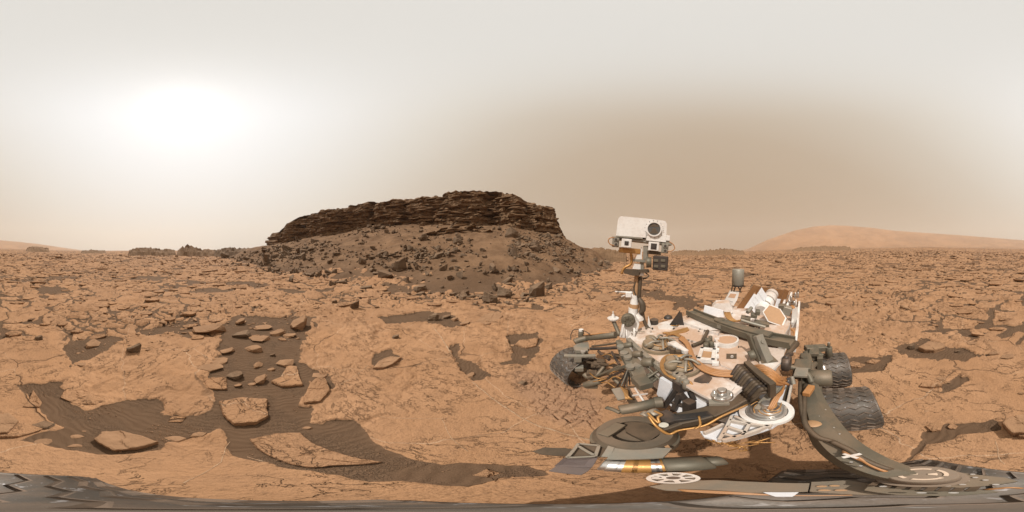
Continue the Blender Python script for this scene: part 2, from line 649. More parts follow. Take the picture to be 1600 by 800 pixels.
th = np.radians(np.arange(86.5, 12.0, -0.26))
rr = list(CH / np.tan(th))
while rr[-1] < 46:
    rr.append(rr[-1] * 1.0105)
while rr[-1] < 3400:
    rr.append(rr[-1] * 1.035)
rr = np.array([0.02] + rr)
NA = 1240
aa = np.arange(NA) / NA * 2 * np.pi
RR, AA = np.meshgrid(rr, aa, indexing='ij')
X, Y = (RR * np.sin(AA)).ravel(), (RR * np.cos(AA)).ravel()
Z, PL, CID, CK, FAR, TAL = full_height(X, Y)
me = grid_mesh('ground', np.stack([X, Y, Z], 1), len(rr), NA, True, {'rock': PL, 'tint': CID, 'crackle': CK, 'far': FAR, 'talus': TAL})
me.flip_normals()
me.materials.append(MAT_GROUND)
GROUND = link(bpy.data.objects.new('ground', me))
tag(GROUND, kind='structure')

# ================================================================== THE BUTTE'S CLIFF
from mathutils import noise as mnoise
rnd = random.Random(7)


def layer_off(s, z, seed):
    """how far each bed of rock stands out, with broken joints along it"""
    zz = z + 0.35 * noise(s / 9, z * 0, seed + 1) + 0.10 * noise(s / 2, z * 0, seed + 2)
    lz = zz / 0.62 + 0.5 * noise(zz / 1.7, s * 0, seed + 3)
    li = np.floor(lz)
    fr = lz - li
    o = (_hash(li, li * 0 + 3, seed) - 0.5) * 0.75
    js = s / (1.0 + 2.2 * _hash(li, li * 0 + 9, seed)) + 13 * _hash(li, li * 0 + 5, seed)
    ji = np.floor(js + 0.3 * noise(s * 0.9, z * 2.0, seed + 6))
    o = o + (_hash(li, ji, seed + 7) - 0.5) * 0.95
    o = o - 0.30 * (1 - sstep(0.0, 0.22, fr))            # undercut below each bed
    return o


pathp = [(424, 60), (421, 50), (426, 45.5)] + [(p, float(ip(p, B_X, B_CL))) for p in np.arange(430, 877, 0.55)] + [(879, 28.2), (881, 30), (882.5, 33), (883, 38), (880, 50), (876, 60)]
pp = np.array(pathp)
cpx, cr = pp[:, 0], pp[:, 1]
pxx, pyy = cr * np.sin((cpx - 800) * np.pi / 800), cr * np.cos((cpx - 800) * np.pi / 800)
S = np.concatenate([[0], np.cumsum(np.hypot(np.diff(pxx), np.diff(pyy)))])
# buttresses and alcoves
bay = 1.15 * fbm(S / 11, S * 0, 3, 3) + 0.5 * fbm(S / 2.7, S * 0 + 5, 4, 3)
alc = -2.6 * np.exp(-((cpx - 768) / 16.0) ** 2) - 1.6 * np.exp(-((cpx - 577) / 5.0) ** 2) + 0.3 * np.exp(-((cpx - 712) / 22.0) ** 2) - 0.8 * np.exp(-((cpx - 823) / 7.0) ** 2)
tx, ty = np.gradient(pxx), np.gradient(pyy)
tl = np.hypot(tx, ty)
nx, ny = ty / tl, -tx / tl                 # outward (towards the camera side)
_, _, zb_, zt_ = butte_params(np.clip(cpx, 432, 876))
zt_ = zt_ + 0.16 * noise(S / 1.3, S * 0, 5) + 0.12 * noise(S / 0.5, S * 0, 6) + 0.3 * noise(S / 4, S * 0, 7)
NRW = 64
rows = []
for k in range(NRW):
    f = k / (NRW - 1)
    zz = (zb_ - 1.6) + (zt_ - zb_ + 1.6) * f
    off = bay + alc + layer_off(S, zz, 3) + 0.22 * fbm(S / 0.8, zz / 0.5, 9, 3) - 1.5 * f ** 1.5 - 0.35 * sstep(0.93, 1.0, f)
    rows.append(np.stack([pxx + nx * off, pyy + ny * off, zz], 1))
last = rows[-1]
for back, dz in ((0.9, 0.12), (3, 0.25), (7, 0.1), (12, -1.5)):
    zz = np.maximum(last[:, 2] + dz + 0.3 * noise(S / 1.5, S * 0 + back, 8), zb_ - 2)
    rows.append(np.stack([pxx - nx * (back + 1.5) * np.clip((zt_ - zb_) / 5, 0.1, 1), pyy - ny * (back + 1.5) * np.clip((zt_ - zb_) / 5, 0.1, 1), zz], 1))
me = grid_mesh('butte_cliff', np.concatenate(rows), len(rows), len(pxx), False, smooth=False)
me.materials.append(MAT_CLIFF)
CLIFF = link(bpy.data.objects.new('butte_cliff', me))
tag(CLIFF, kind='structure')


# ------------------------------------------------------------------ rock shapes


def hull(name, pts, mat, frac=0, amp=0.0, seed=0, smooth=False):
    bm = bmesh.new()
    vs = [bm.verts.new(p) for p in pts]
    r = bmesh.ops.convex_hull(bm, input=vs)
    junk = list({g for g in r['geom_interior'] + r['geom_unused'] if isinstance(g, bmesh.types.BMVert)})
    if junk:
        bmesh.ops.delete(bm, geom=junk, context='VERTS')
    if frac:
        bmesh.ops.subdivide_edges(bm, edges=bm.edges[:], cuts=frac, use_grid_fill=True)
        bmesh.ops.triangulate(bm, faces=bm.faces[:])
        off = Vector((seed * 3.1, seed * 1.7, 0))
        for v in bm.verts:
            n = v.normal
            q = v.co * 3.2 + off
            a = mnoise.noise(q) * 0.6 + mnoise.noise(q * 2.7) * 0.4
            lay = (math.floor(v.co.z * 11 + mnoise.noise(q * 0.6)) % 3 - 1) * 0.35
            v.co += n * amp * a + Vector((n.x, n.y, 0)) * amp * lay
    bmesh.ops.recalc_face_normals(bm, faces=bm.faces[:])
    m = bpy.data.meshes.new(name)
    bm.to_mesh(m)
    bm.free()
    for p in m.polygons:
        p.use_smooth = smooth
    m.materials.append(mat)
    return m


def rock_pts(rg, flat, n=16):
    """unit rock, base at z=0, width 1, height about flat"""
    pts = []
    for k in range(n):
        a = rg.uniform(0, 2 * math.pi)
        rr_ = 0.5 * rg.uniform(0.75, 1.0)
        sx = 1 if abs(math.cos(a)) > 0.5 else 0.8
        z = rg.choice([rg.uniform(0.0, 0.3), rg.uniform(0.55, 1.0), rg.uniform(0.8, 1.0)])
        pts.append((rr_ * math.cos(a) * sx * (1 - 0.2 * z), rr_ * math.sin(a) * 0.8 * (1 - 0.2 * z), (z * flat + 0.25 * flat * math.cos(a) * (z > 0.4)) * 0.8))
    pts.append((0, 0, -0.25 * flat))
    return pts


def lib(prefix, count, flats, mat, seed, n=16, frac=0, amp=0.0):
    rg = random.Random(seed)
    return [hull(prefix, rock_pts(rg, flats[i % len(flats)], n), mat, frac, amp, i + seed) for i in range(count)]


ROCKS = lib('talus_rock', 14, [0.25, 0.4, 0.6, 0.3, 0.8], MAT_ROCK, 3, 15)
BIGR = lib('boulder', 8, [0.45, 0.7, 0.35, 0.9], MAT_ROCK, 40, 18, 2, 0.045)
PLATES = lib('flat_rock', 12, [0.10, 0.15, 0.2, 0.12], MAT_TAN, 80, 18, 1, 0.02)
TANR = lib('tan_rock', 8, [0.3, 0.4, 0.25, 0.5], MAT_TAN, 120, 18, 2, 0.04)


def place(name, mesh, loc, size, rz, tilt=(0, 0), parent=None, sink=0.12):
    o = bpy.data.objects.new(name, mesh)
    o.scale = size if isinstance(size, tuple) else (size, size, size)
    o.rotation_euler = (tilt[0], tilt[1], rz)
    o.location = (loc[0], loc[1], loc[2] - sink * (o.scale[2] * 0.3))
    return link(o, parent)


# beds of rock that stand out of the cliff, each a piece of its own
ledge_lib = []
lrg = random.Random(5)
for k in range(9):
    pts = []
    for j in range(18):
        pts.append((lrg.uniform(-0.5, 0.5), lrg.choice((-0.5, 0.5, lrg.uniform(0.2, 0.5))) * lrg.uniform(0.7, 1), lrg.choice((-0.5, 0.5)) * lrg.uniform(0.8, 1)))
    ledge_lib.append(hull('rock_ledge', pts, MAT_CLIFF, 1, 0.05, k))
li = 0
while li < 200:
    ci = lrg.randrange(6, len(cpx) - 8)
    f = lrg.uniform(0.02, 0.9)
    hgt = zt_[ci] - zb_[ci]
    if hgt < 1.2:
        continue
    zz = zb_[ci] + hgt * f
    off = bay[ci] + alc[ci] - 1.5 * f ** 1.5 + lrg.uniform(-0.5, 0.0)
    th_ = lrg.uniform(0.12, 0.32)
    ln = lrg.uniform(0.9, 3.6)
    if cpx[ci] > 815:
        ln *= 0.5
        off -= 0.5
    o = place('rock_ledge', lrg.choice(ledge_lib), (pxx[ci] + nx[ci] * off, pyy[ci] + ny[ci] * off, zz), (ln, lrg.uniform(0.8, 1.6), th_),
              math.atan2(ty[ci], tx[ci]) + lrg.uniform(-0.25, 0.25) + (math.pi if lrg.random() < .5 else 0), (lrg.uniform(-0.07, 0.07), lrg.uniform(-0.09, 0.09)), CLIFF, 0)
    li += 1

# the low outcrop that sticks out of the sand below the cliff
for k in range(34):
    px = lrg.uniform(672, 768)
    cen = 1 - abs(px - 720) / 50
    py = 366 - lrg.uniform(0, 15) * max(cen, 0.15)
    d = 22.5 + lrg.uniform(-0.6, 0.8) - (366 - py) * -0.06
    p = atd(px, py, d)
    place('rock_ledge', lrg.choice(ledge_lib), p, (lrg.uniform(1.0, 2.6), lrg.uniform(0.9, 1.6), lrg.uniform(0.22, 0.5)), -az_of(px) + lrg.uniform(-0.3, 0.3), (lrg.uniform(-0.08, 0.08), lrg.uniform(-0.15, 0.02)), CLIFF, 0)

# ------------------------------------------------------------------ far ridges, mountain, air


def ridge(name, prof, dist, depth, mat, seed, rough=0.3):
    """a low ridge of rock: profile in columns -> heights at its own distance, with a back side"""
    X_, Y_ = [p[0] for p in prof], [p[1] for p in prof]
    n = max(24, int((X_[-1] - X_[0]) * 1.6))
    px = np.linspace(X_[0], X_[-1], n)
    a = (px - 800) * np.pi / 800
    top = CH + dist * np.tan((400 - np.interp(px, X_, Y_)) * np.pi / 800)
    rws = []
    fs = [(-0.6, -3.0), (-0.5, 0.0), (-0.34, 0.45), (-0.2, 0.72), (-0.1, 0.93), (0, 1.0), (0.25, 0.96), (0.5, 0.3), (0.6, -3.0)]
    gz = base_height(dist * np.sin(a), dist * np.cos(a))[0]
    ends = np.clip(np.minimum(np.arange(n), n - 1 - np.arange(n)) / 3.0, 0.0, 1)
    for k, (f, h) in enumerate(fs):
        d = dist + f * depth + rough * depth * 0.12 * noise(px / 5, px * 0 + k, seed)
        hh_ = gz - 0.3 + (top - gz + 0.3) * ends * max(h, 0) * (1 + (0.16 * noise(px / 3.1, px * 0 + k, seed + 2) + 0.1 * noise(px / 1.1, px * 0 + k, seed + 3)) * rough * 3 * (0 < h)) + min(h, 0)
        rws.append(np.stack([d * np.sin(a), d * np.cos(a), hh_], 1))
    m = grid_mesh(name, np.concatenate(rws), len(rws), n, False, smooth=False)
    m.materials.append(mat)
    o = link(bpy.data.objects.new(name, m))
    return tag(o, kind='structure')


ridge('distant_ridge', [(200, 392), (207, 389), (216, 387.5), (235, 387.5), (246, 388), (252, 390), (262, 389.5), (275, 391)], 75, 12, MAT_CLIFF, 1)
ridge('distant_butte', [(276, 391), (283, 387), (289, 384.5), (298, 385), (306, 387.5), (316, 389), (330, 390.5), (338, 391.5)], 70, 12, MAT_CLIFF, 2)
ridge('distant_ridge', [(334, 391.5), (346, 389.5), (358, 387.5), (372, 388), (392, 388), (400, 391)], 64, 9, MAT_ROCK, 3)
ridge('distant_ridge', [(40, 389), (47, 385.5), (58, 385.5), (72, 387), (78, 389)], 190, 26, MAT_CLIFF, 4)
ridge('distant_ridge', [(126, 392), (140, 390.3), (152, 391), (166, 391.5)], 150, 20, MAT_CLIFF, 5)
ridge('distant_ridge', [(922, 391), (928, 386.5), (940, 387), (950, 390), (962, 391), (980, 393)], 40, 5, MAT_CLIFF, 6, 0.12)
ridge('distant_ridge', [(1048, 394), (1062, 391.5), (1080, 391), (1098, 391.8), (1118, 389.4), (1132, 387.8), (1142, 389.5), (1156, 391), (1164, 393)], 95, 14, MAT_CLIFF, 7)
ridge('distant_ridge', [(1236, 390), (1252, 386.5), (1275, 385), (1300, 384.6), (1330, 386)], 160, 20, MAT_CLIFF, 8)

MM = Mat('mountain', 0.95, 0, 0.1)
co = MM.coord()
a1 = MM.noise(co, 0.004, 7, 0.65)
MAT_MOUNT = MM.out(MM.mix(MM.mapr(a1, 0.35, 0.65), (0.29, 0.142, 0.062), (0.37, 0.19, 0.088)), MM.bump(a1, 60, 1.0))
MX = [1150, 1168, 1200, 1240, 1270, 1300, 1325, 1360, 1400, 1450, 1500, 1550, 1600, 1630, 1660, 1700, 1742]
MY = [393, 389, 374, 360, 353.5, 351, 352, 355, 360, 363.5, 367, 371, 375, 377.5, 381, 387, 393]
mpx = np.linspace(1150, 1742, 500)
ma = (mpx - 800) * np.pi / 800
rws = []
mt = np.tan((400 - np.interp(mpx, MX, MY)) * np.pi / 800)
for k, d in enumerate(np.linspace(1150, 2900, 46)):
    f = (d - 1150) / 950.0
    h = np.where(f < 1, 0.04 + 0.96 * f ** 1.5, 1 - 0.5 * (f - 1))
    pk = CH + 2100 * mt
    gull = 9 * (1 - 0.7 * np.exp(-((f - 1) / 0.3) ** 2)) * fbm(d * np.sin(ma) / 260, d * np.cos(ma) / 260, 3, 5) * np.clip(pk / 300, 0, 1) * min(1, 2 * f)
    zz = (pk * h + gull * (1 - 0.8 * (abs(f - 1) < 0.06))) - 40 * (f < 0.02)
    rws.append(np.stack([d * np.sin(ma), d * np.cos(ma), zz], 1))
me = grid_mesh('mountain', np.concatenate(rws), len(rws), len(mpx), False)
me.materials.append(MAT_MOUNT)
tag(link(bpy.data.objects.new('mountain', me)), kind='structure')

# ================================================================== LOOSE ROCKS AND SLABS


def slab_mesh(name, poly, thick, seed, mat, rough=0.012, edge_n=56, jag=0.02):
    """a plate of rock: ragged outline, broken layered rim, uneven top; local origin at its middle"""
    c = Vector((sum(p[0] for p in poly) / len(poly), sum(p[1] for p in poly) / len(poly)))
    pts = [Vector(p) - c for p in poly]
    per = [0]
    for i in range(len(pts)):
        per.append(per[-1] + (pts[(i + 1) % len(pts)] - pts[i]).length)
    tot = per[-1]
    out = []
    for k in range(edge_n):
        s = tot * k / edge_n
        i = max(j for j in range(len(pts)) if per[j] <= s)
        t = (s - per[i]) / max(per[i + 1] - per[i], 1e-9)
        p = pts[i].lerp(pts[(i + 1) % len(pts)], t)
        j = mnoise.noise(Vector((s * 6 / tot * 5, seed, 0))) + 0.7 * mnoise.noise(Vector((s / tot * 90, seed, 3)))
        out.append(p * (1 + jag * 2 * j))
    size = math.sqrt(max(sum((p.length for p in out)) / edge_n, 1e-3))
    rings = [(0.93, -0.25), (0.97, 0.25), (0.94, 0.45), (1.0, 0.62), (0.975, 0.85), (0.94, 0.97), (0.86, 1.0), (0.62, 1.0), (0.34, 1.0), (0.10, 1.0)]
    V, F = [], []
    for ri, (f, h) in enumerate(rings):
        for k, p in enumerate(out):
            q = p * f
            nz = mnoise.noise(Vector((q.x * 5, q.y * 5, seed + 0.3))) + 0.6 * mnoise.noise(Vector((q.x * 15, q.y * 15, seed)))
            st = 0.0
            if h >= 0.97:
                st = rough * 0.8 * math.floor(2.2 * mnoise.noise(Vector((q.x * 3, q.y * 3, seed + 9))) + 0.4 * nz)
            if ri < 6:
                q = q * (1 + 0.5 * jag * mnoise.noise(Vector((k * 1.7, ri * 3.1, seed))))
            V.append((q.x, q.y, thick * h + (rough * nz + st if h > 0.5 else 0)))
    n = edge_n
    for ri in range(len(rings) - 1):
        for k in range(n):
            F.append((ri * n + k, ri * n + (k + 1) % n, (ri + 1) * n + (k + 1) % n, (ri + 1) * n + k))
    V.append((0, 0, thick))
    ci = len(V) - 1
    for k in range(n):
        F.append(((len(rings) - 1) * n + k, (len(rings) - 1) * n + (k + 1) % n, ci))
    m = bpy.data.meshes.new(name)
    m.from_pydata(V, [], F)
    m.update()
    m.materials.append(mat)
    return m, c


def slab_px(name, pts, thick, label, seed, tilt=(0, 0), mat=None, lift=-0.01, group=None, rough=0.010, jag=0.02):
    m, c = slab_mesh(name, poly_px(pts), thick, seed, mat or MAT_SLAB, rough, 64, jag)
    z = gz1(c.x, c.y)
    o = link(bpy.data.objects.new(name, m))
    o.location = (c.x, c.y, min(z, 0.02) + lift)
    o.rotation_euler = (tilt[0], tilt[1], 0)
    return tag(o, label, 'rock', group)


slab_px('rock_slab', [(342, 629), (378, 623), (420, 626), (417, 640), (421, 652), (400, 664), (365, 666), (350, 652)], 0.095, 'thick tan slab with a broken ragged rim in the dark sand channel', 1, (0.05, 0.0), lift=-0.03)
slab_px('rock_slab', [(390, 687), (430, 678), (468, 677), (490, 694), (520, 706), (560, 716), (600, 723), (560, 727), (520, 728), (505, 731), (480, 731), (450, 725), (420, 713), (400, 701)], 0.05, 'long pointed tan slab tapering right across the lower sand channel', 2, lift=-0.012)
slab_px('rock_slab', [(147, 689), (160, 677), (190, 676), (222, 684), (250, 694), (220, 703), (178, 707)], 0.085, 'wide flat grey-tan slab casting a shadow at the lower left', 3, (0.04, 0.03), MAT_TAN, jag=0.03)
slab_px('rock_slab', [(-14, 664), (30, 660), (68, 673), (30, 685), (-10, 687)], 0.06, 'smooth orange slab at the left edge under a dark boulder', 4)
slab_px('rock_slab', [(52, 612), (45, 628), (36, 638), (62, 639), (66, 632)], 0.04, 'small triangular tan slab in the sand at the left', 5)
slab_px('rock_slab', [(94, 622), (100, 612), (130, 610), (166, 624), (150, 633), (118, 632)], 0.035, 'thin broken tan plate on the upper rim of the sandy hollow', 6)
slab_px('rock_slab', [(318, 596), (330, 592), (354, 592), (355, 610), (326, 609)], 0.05, 'squared tan slab on the left bank of the sand channel', 7)
slab_px('rock_slab', [(438, 592), (449, 572), (464, 574), (468, 590), (474, 603), (440, 606), (422, 598)], 0.06, 'layered tan slab in the middle of the sand channel', 8)
slab_px('rock_slab', [(484, 604), (496, 594), (508, 595), (516, 612), (500, 630), (474, 634), (478, 616)], 0.07, 'cracked upright tan block on the right bank of the sand channel', 9, (0, 0.05))
slab_px('rock_slab', [(804, 540), (812, 533), (842, 530), (838, 542), (822, 545)], 0.05, 'pale flat stone in the sand hollow beside the rover wheel tracks', 10)
slab_px('rock_slab', [(583, 578), (592, 567), (612, 561), (628, 563), (618, 571), (600, 578)], 0.08, 'elongated rough rock lying alone in a small sand hollow', 11, (0.05, -0.08), MAT_TAN)
slab_px('rock_slab', [(742, 506), (757, 496), (780, 492), (786, 498), (778, 506), (760, 509)], 0.09, 'large tilted tan slab near the foot of the slope', 12, (0.1, 0), MAT_TAN)
slab_px('rock_slab', [(1434, 548), (1450, 538), (1474, 540), (1477, 546), (1460, 552), (1444, 552)], 0.11, 'flat rock with dark undercut edge on the right plain', 13, (0.03, -0.05), MAT_TAN)
slab_px('rock_slab', [(1437, 607), (1442, 600), (1470, 602), (1472, 607), (1456, 609)], 0.06, 'low tan slab with a straight shaded front edge at the right', 14)
slab_px('rock_slab', [(1565, 668), (1575, 658), (1615, 652), (1630, 665), (1612, 683), (1580, 684)], 0.12, 'thick rough rock cut by the right edge of the picture', 15, (0.04, 0), MAT_TAN)
slab_px('rock_slab', [(1325, 571), (1332, 566), (1352, 571), (1344, 576), (1330, 575)], 0.05, 'thin curled tan flake lying beside the rear wheel', 16, (0.08, 0))
slab_px('rock_slab', [(1352, 568), (1362, 563), (1376, 565), (1366, 570)], 0.04, 'small tan flake to the right of the curled flake', 17)
slab_px('rock_slab', [(738, 743), (760, 733), (790, 741), (806, 744), (772, 752), (768, 747)], 0.02, 'thin ragged tan flake in the gravelly sand under the arm', 18)
slab_px('rock_slab', [(1480, 668), (1486, 662), (1498, 666), (1494, 671), (1484, 671)], 0.03, 'small light flake in the sand patch at the lower right', 19)
slab_px('rock_slab', [(1446, 668), (1464, 661), (1474, 664), (1470, 674), (1456, 676)], 0.035, 'crumbling tan plate on the rim of the right sand patch', 20)
slab_px('rock_slab', [(776, 748), (800, 744), (812, 748), (790, 753), (772, 753)], 0.018, 'sliver of tan rock at the right end of the gravel', 21)
slab_px('rock_slab', [(268, 650), (292, 652), (285, 660), (262, 660)], 0.025, 'pinkish flake at the rim of the left sand hollow', 23)
slab_px('rock_slab', [(860, 476), (880, 464), (904, 470), (900, 478)], 0.08, 'flat tan ledge left of the rover mast', 24)
slab_px('rock_slab', [(928, 470), (940, 462), (956, 466), (957, 472), (942, 473)], 0.11, 'grey flat rock just left of the rover mast', 25, (0.05, 0), MAT_TAN)


def rock_px(name, px, py, w, lib_, k, label, rz=0.0, hs=1.0, tilt=(0, 0), group=None, deep=0.8):
    """a rock whose foot is seen at that pixel, w pixels wide"""
    p = at(px, py, 0)
    r_ = math.hypot(p.x, p.y)
    for _ in range(3):
        z = gz1(p.x, p.y)
        if z < CH - 0.2:
            p = at(px, py, z)
    width = w * math.pi / 800 * math.hypot(p.x, p.y)
    o = place(name, lib_[k % len(lib_)], (p.x, p.y, gz1(p.x, p.y)), (width, width * deep, width * (hs * 0.85 if hs < 1.2 else 0.95)), rz - az_of(px), tilt)
    return tag(o, label, 'rock', group)


RP = [
    (325, 520, 56, TANR, 0, 'broad rough grey boulder left of the sand channel', 0.2, 0.7),
    (68, 665, 50, BIGR, 0, 'dark-sided boulder resting on the orange slab at lower left', 0.3, 0.62),
    (120, 682, 29, PLATES, 1, 'thin bright flake in the sand between boulder and wide slab', 0.1, 0.9),
    (116, 697, 33, PLATES, 2, 'low tan stone left of the wide flat slab', 0.0, 1.0),
    (70, 690, 46, PLATES, 3, 'long jagged flake below the dark-sided boulder', 0.15, 1.0),
    (272, 686, 46, PLATES, 4, 'flat dark-edged flake right of the wide grey-tan slab', 0.1, 1.1),
    (311, 680, 37, TANR, 5, 'folded layered rock at the left rim of the sand channel', 0.5, 0.9),
    (131, 674, 10, TANR, 6, 'small pale pebble in the left sand hollow', 0, 1.0),
    (146, 540, 36, TANR, 1, 'squat grey boulder on the left pavement, taller of a pair', 0.7, 1.0),
    (208, 548, 32, BIGR, 1, 'angular dark boulder on the left pavement, right of a pair', 0.3, 0.9),
    (128, 570, 20, TANR, 2, 'small pale stone below the squat grey boulder', 0.1, 0.8),
    (61, 530, 16, BIGR, 3, 'little dark rock on the pavement at the far left', 0.1, 0.7),
    (467, 512, 34, TANR, 3, 'tilted layered rock at the top right of the sand channel', 0.9, 1.5),
    (434, 522, 26, TANR, 4, 'rough tan rock beside the tilted layered rock', 0.3, 0.9),
    (452, 526, 22, TANR, 6, 'rounded tan rock below the tilted layered rock', 0.1, 0.9),
    (411, 513, 32, PLATES, 5, 'shelf-like slab with shaded front at the channel head', 0.0, 1.4),
    (378, 526, 30, BIGR, 2, 'dark wedge-shaped rock in the upper sand channel', 0.3, 0.8),
    (376, 506, 18, TANR, 7, 'small ridge of tan rock at the channel head', 0.6, 1.0),
    (405, 531, 34, PLATES, 6, 'pale flat stone in the upper sand channel', 0.1, 1.3),
    (397, 547, 30, TANR, 5, 'layered wedge of rock in the middle of the channel', -0.2, 0.6),
    (355, 551, 26, TANR, 0, 'low lumpy stone on the left side of the channel', 0.4, 0.8),
    (340, 565, 38, PLATES, 7, 'narrow pale slab pointing into the channel from the left', 0.2, 1.2),
    (330, 574, 40, PLATES, 8, 'thin grey slab under the narrow pale slab', 0.15, 1.0),
    (366, 590, 28, BIGR, 4, 'blocky boulder with a black shaded side in the channel', 0.2, 0.9),
    (404, 572, 20, TANR, 1, 'knobbly little rock in the centre of the channel', 0.8, 1.1),
    (446, 569, 32, TANR, 2, 'crusty flat-topped rock right of the channel centre', 0.1, 0.8),
    (407, 596, 26, TANR, 3, 'long oval rock leaning left in the channel', 0.9, 0.9),
    (426, 556, 9, ROCKS, 2, 'tiny dark cube of rock between the channel stones', 0.2, 1.0),
    (424, 578, 13, TANR, 4, 'small crumbly stone below the knobbly rock', 0.2, 0.9),
    (394, 601, 15, TANR, 6, 'small rounded stone below the long oval rock', 0.4, 0.8),
    (372, 604, 14, TANR, 7, 'small stone wedged near the squared slab', 0.1, 0.8),
    (500, 584, 28, PLATES, 9, 'thin dark sliver of rock on the right channel bank', -0.15, 1.0),
    (480, 669, 20, TANR, 5, 'lone small rock with a dark shadow in the lower channel', 0.1, 0.8),
    (408, 651, 14, TANR, 1, 'small stone right of the thick tan slab', 0.2, 0.9),
    (419, 634, 8, TANR, 3, 'pebble in the sand right of the thick tan slab', 0.2, 0.9),
    (735, 587, 22, TANR, 6, 'crumbled rock at the end of the sand-filled crack', 1.0, 1.0),
    (820, 558, 14, PLATES, 10, 'small pointed flake in the sand hollow near the wheel', 0.4, 1.5),
    (800, 540, 11, TANR, 2, 'small stone left of the pale flat stone', 0.1, 0.8),
    (677, 500, 22, BIGR, 5, 'black-undercut rock left of a pair below the slope', 0.1, 1.1),
    (698, 497, 20, BIGR, 6, 'dark block right of a pair below the slope', 0.4, 1.2),
    (710, 501, 14, TANR, 3, 'tan stone beside the dark block below the slope', 0.2, 1.2),
    (727, 508, 22, TANR, 7, 'low tan lump left of the large tilted slab', 0.2, 0.8),
    (838, 465, 34, BIGR, 7, 'largest dark boulder at the foot of the slope', 0.2, 1.15),
    (822, 470, 14, BIGR, 1, 'dark block leaning against the largest boulder', 0.9, 1.3),
    (857, 452, 16, BIGR, 3, 'squared grey block right of the largest boulder', 0.4, 1.0),
    (816, 436, 20, BIGR, 0, 'pale flat-faced slab standing behind the largest boulder', 0.4, 1.5),
    (555, 482, 20, ROCKS, 4, 'dark pyramid-shaped rock on the orange pavement', 0.4, 1.3),
    (523, 473, 11, ROCKS, 9, 'small black rock left of the dark pyramid rock', 0.2, 1.1),
    (533, 443, 24, BIGR, 2, 'dark tilted slab at the foot of the slope, left of a pair', 0.5, 0.9),
    (572, 438, 28, BIGR, 6, 'flat-topped dark slab at the foot of the slope, right of a pair', 0.1, 0.8),
    (627, 413, 22, BIGR, 1, 'biggest rounded brown boulder on the left of the slope', 0.4, 1.5),
    (618, 433, 15, ROCKS, 7, 'bluish grey upright rock below the rounded brown boulder', 0.2, 1.3),
    (625, 446, 26, PLATES, 11, 'long grey slab lying below the bluish rock', 0.0, 1.5),
    (657, 461, 18, BIGR, 4, 'dark block on the sand near the foot of the slope', 0.1, 0.9),
    (661, 424, 20, BIGR, 5, 'jagged grey boulder in the middle of the rock cluster', 0.9, 1.4),
    (680, 415, 12, ROCKS, 1, 'grey shard in the top of the rock cluster', 0.3, 1.5),
    (700, 410, 11, ROCKS, 12, 'tall pointed shard in the rock cluster', 0.4, 2.2),
    (708, 433, 16, BIGR, 0, 'pale faceted block below the rock cluster', 0.2, 1.0),
    (735, 426, 13, ROCKS, 3, 'wedge-shaped rock right of the rock cluster', 0.2, 1.0),
    (873, 421, 11, ROCKS, 6, 'dark upright stone on the right of the slope', 0.2, 1.4),
    (893, 425, 15, BIGR, 2, 'pale squared rock on the right of the slope', 0.3, 1.0),
    (924, 409, 13, BIGR, 7, 'blocky rock near the right end of the slope', 0.3, 1.0),
    (818, 410, 20, BIGR, 6, 'flat tilted rock high on the right of the slope', 0.2, 0.7),
    (1519, 538, 22, TANR, 0, 'low rubble rock on the right plain', 0.1, 0.7),
    (1553, 553, 22, TANR, 4, 'rounded stone on the right plain, left of a pair', 0.1, 0.8),
    (1574, 558, 30, TANR, 2, 'broad stone on the right plain, right of a pair', 0.3, 0.7),
    (1424, 545, 16, BIGR, 3, 'stubby dark rock left of the flat undercut rock', 0.2, 1.0),
    (1496, 550, 12, BIGR, 1, 'small dark rock right of the flat undercut rock', 0.2, 0.8),
    (1470, 592, 18, TANR, 6, 'pair of fused stones above the low tan slab', 0.1, 0.8),
    (1481, 598, 12, TANR, 7, 'small stone right of the fused stones', 0.1, 0.8),
    (1595, 615, 14, TANR, 5, 'round stone at the right edge of the picture', 0.1, 0.9),
    (1448, 642, 14, PLATES, 3, 'thin dark splinter on the bare pavement behind the middle wheel', 1.0, 0.8),
    (1335, 500, 14, TANR, 1, 'dark-edged stone beyond the rear wheel', 0.2, 0.8),
]
for px, py, w, lb, k, label, rz, hs in RP:
    if 315 < px < 520 and 490 < py < 612:
        w, hs = w * 1.22, hs * 1.35
    rock_px('rock', px, py, w, lb, k, label, rz, hs)

# ------------------------------------------------------------------ scattered talus on the slope
tr = random.Random(11)
N = 60000
tx_ = np.array([tr.uniform(345, 955) for _ in range(N)])
rg_ = np.random.default_rng(4)
tu = rg_.uniform(0.0, 1.0, N)
foot, cl, zb, zt = butte_params(tx_)
tr_ = foot + (cl - foot) * (tu ** 1.0) * 0.99 - foot * 0.36 * rg_.uniform(0, 1, N) ** 2 * (tu < 0.25)
xa, ya = tr_ * np.sin((tx_ - 800) * np.pi / 800), tr_ * np.cos((tx_ - 800) * np.pi / 800)
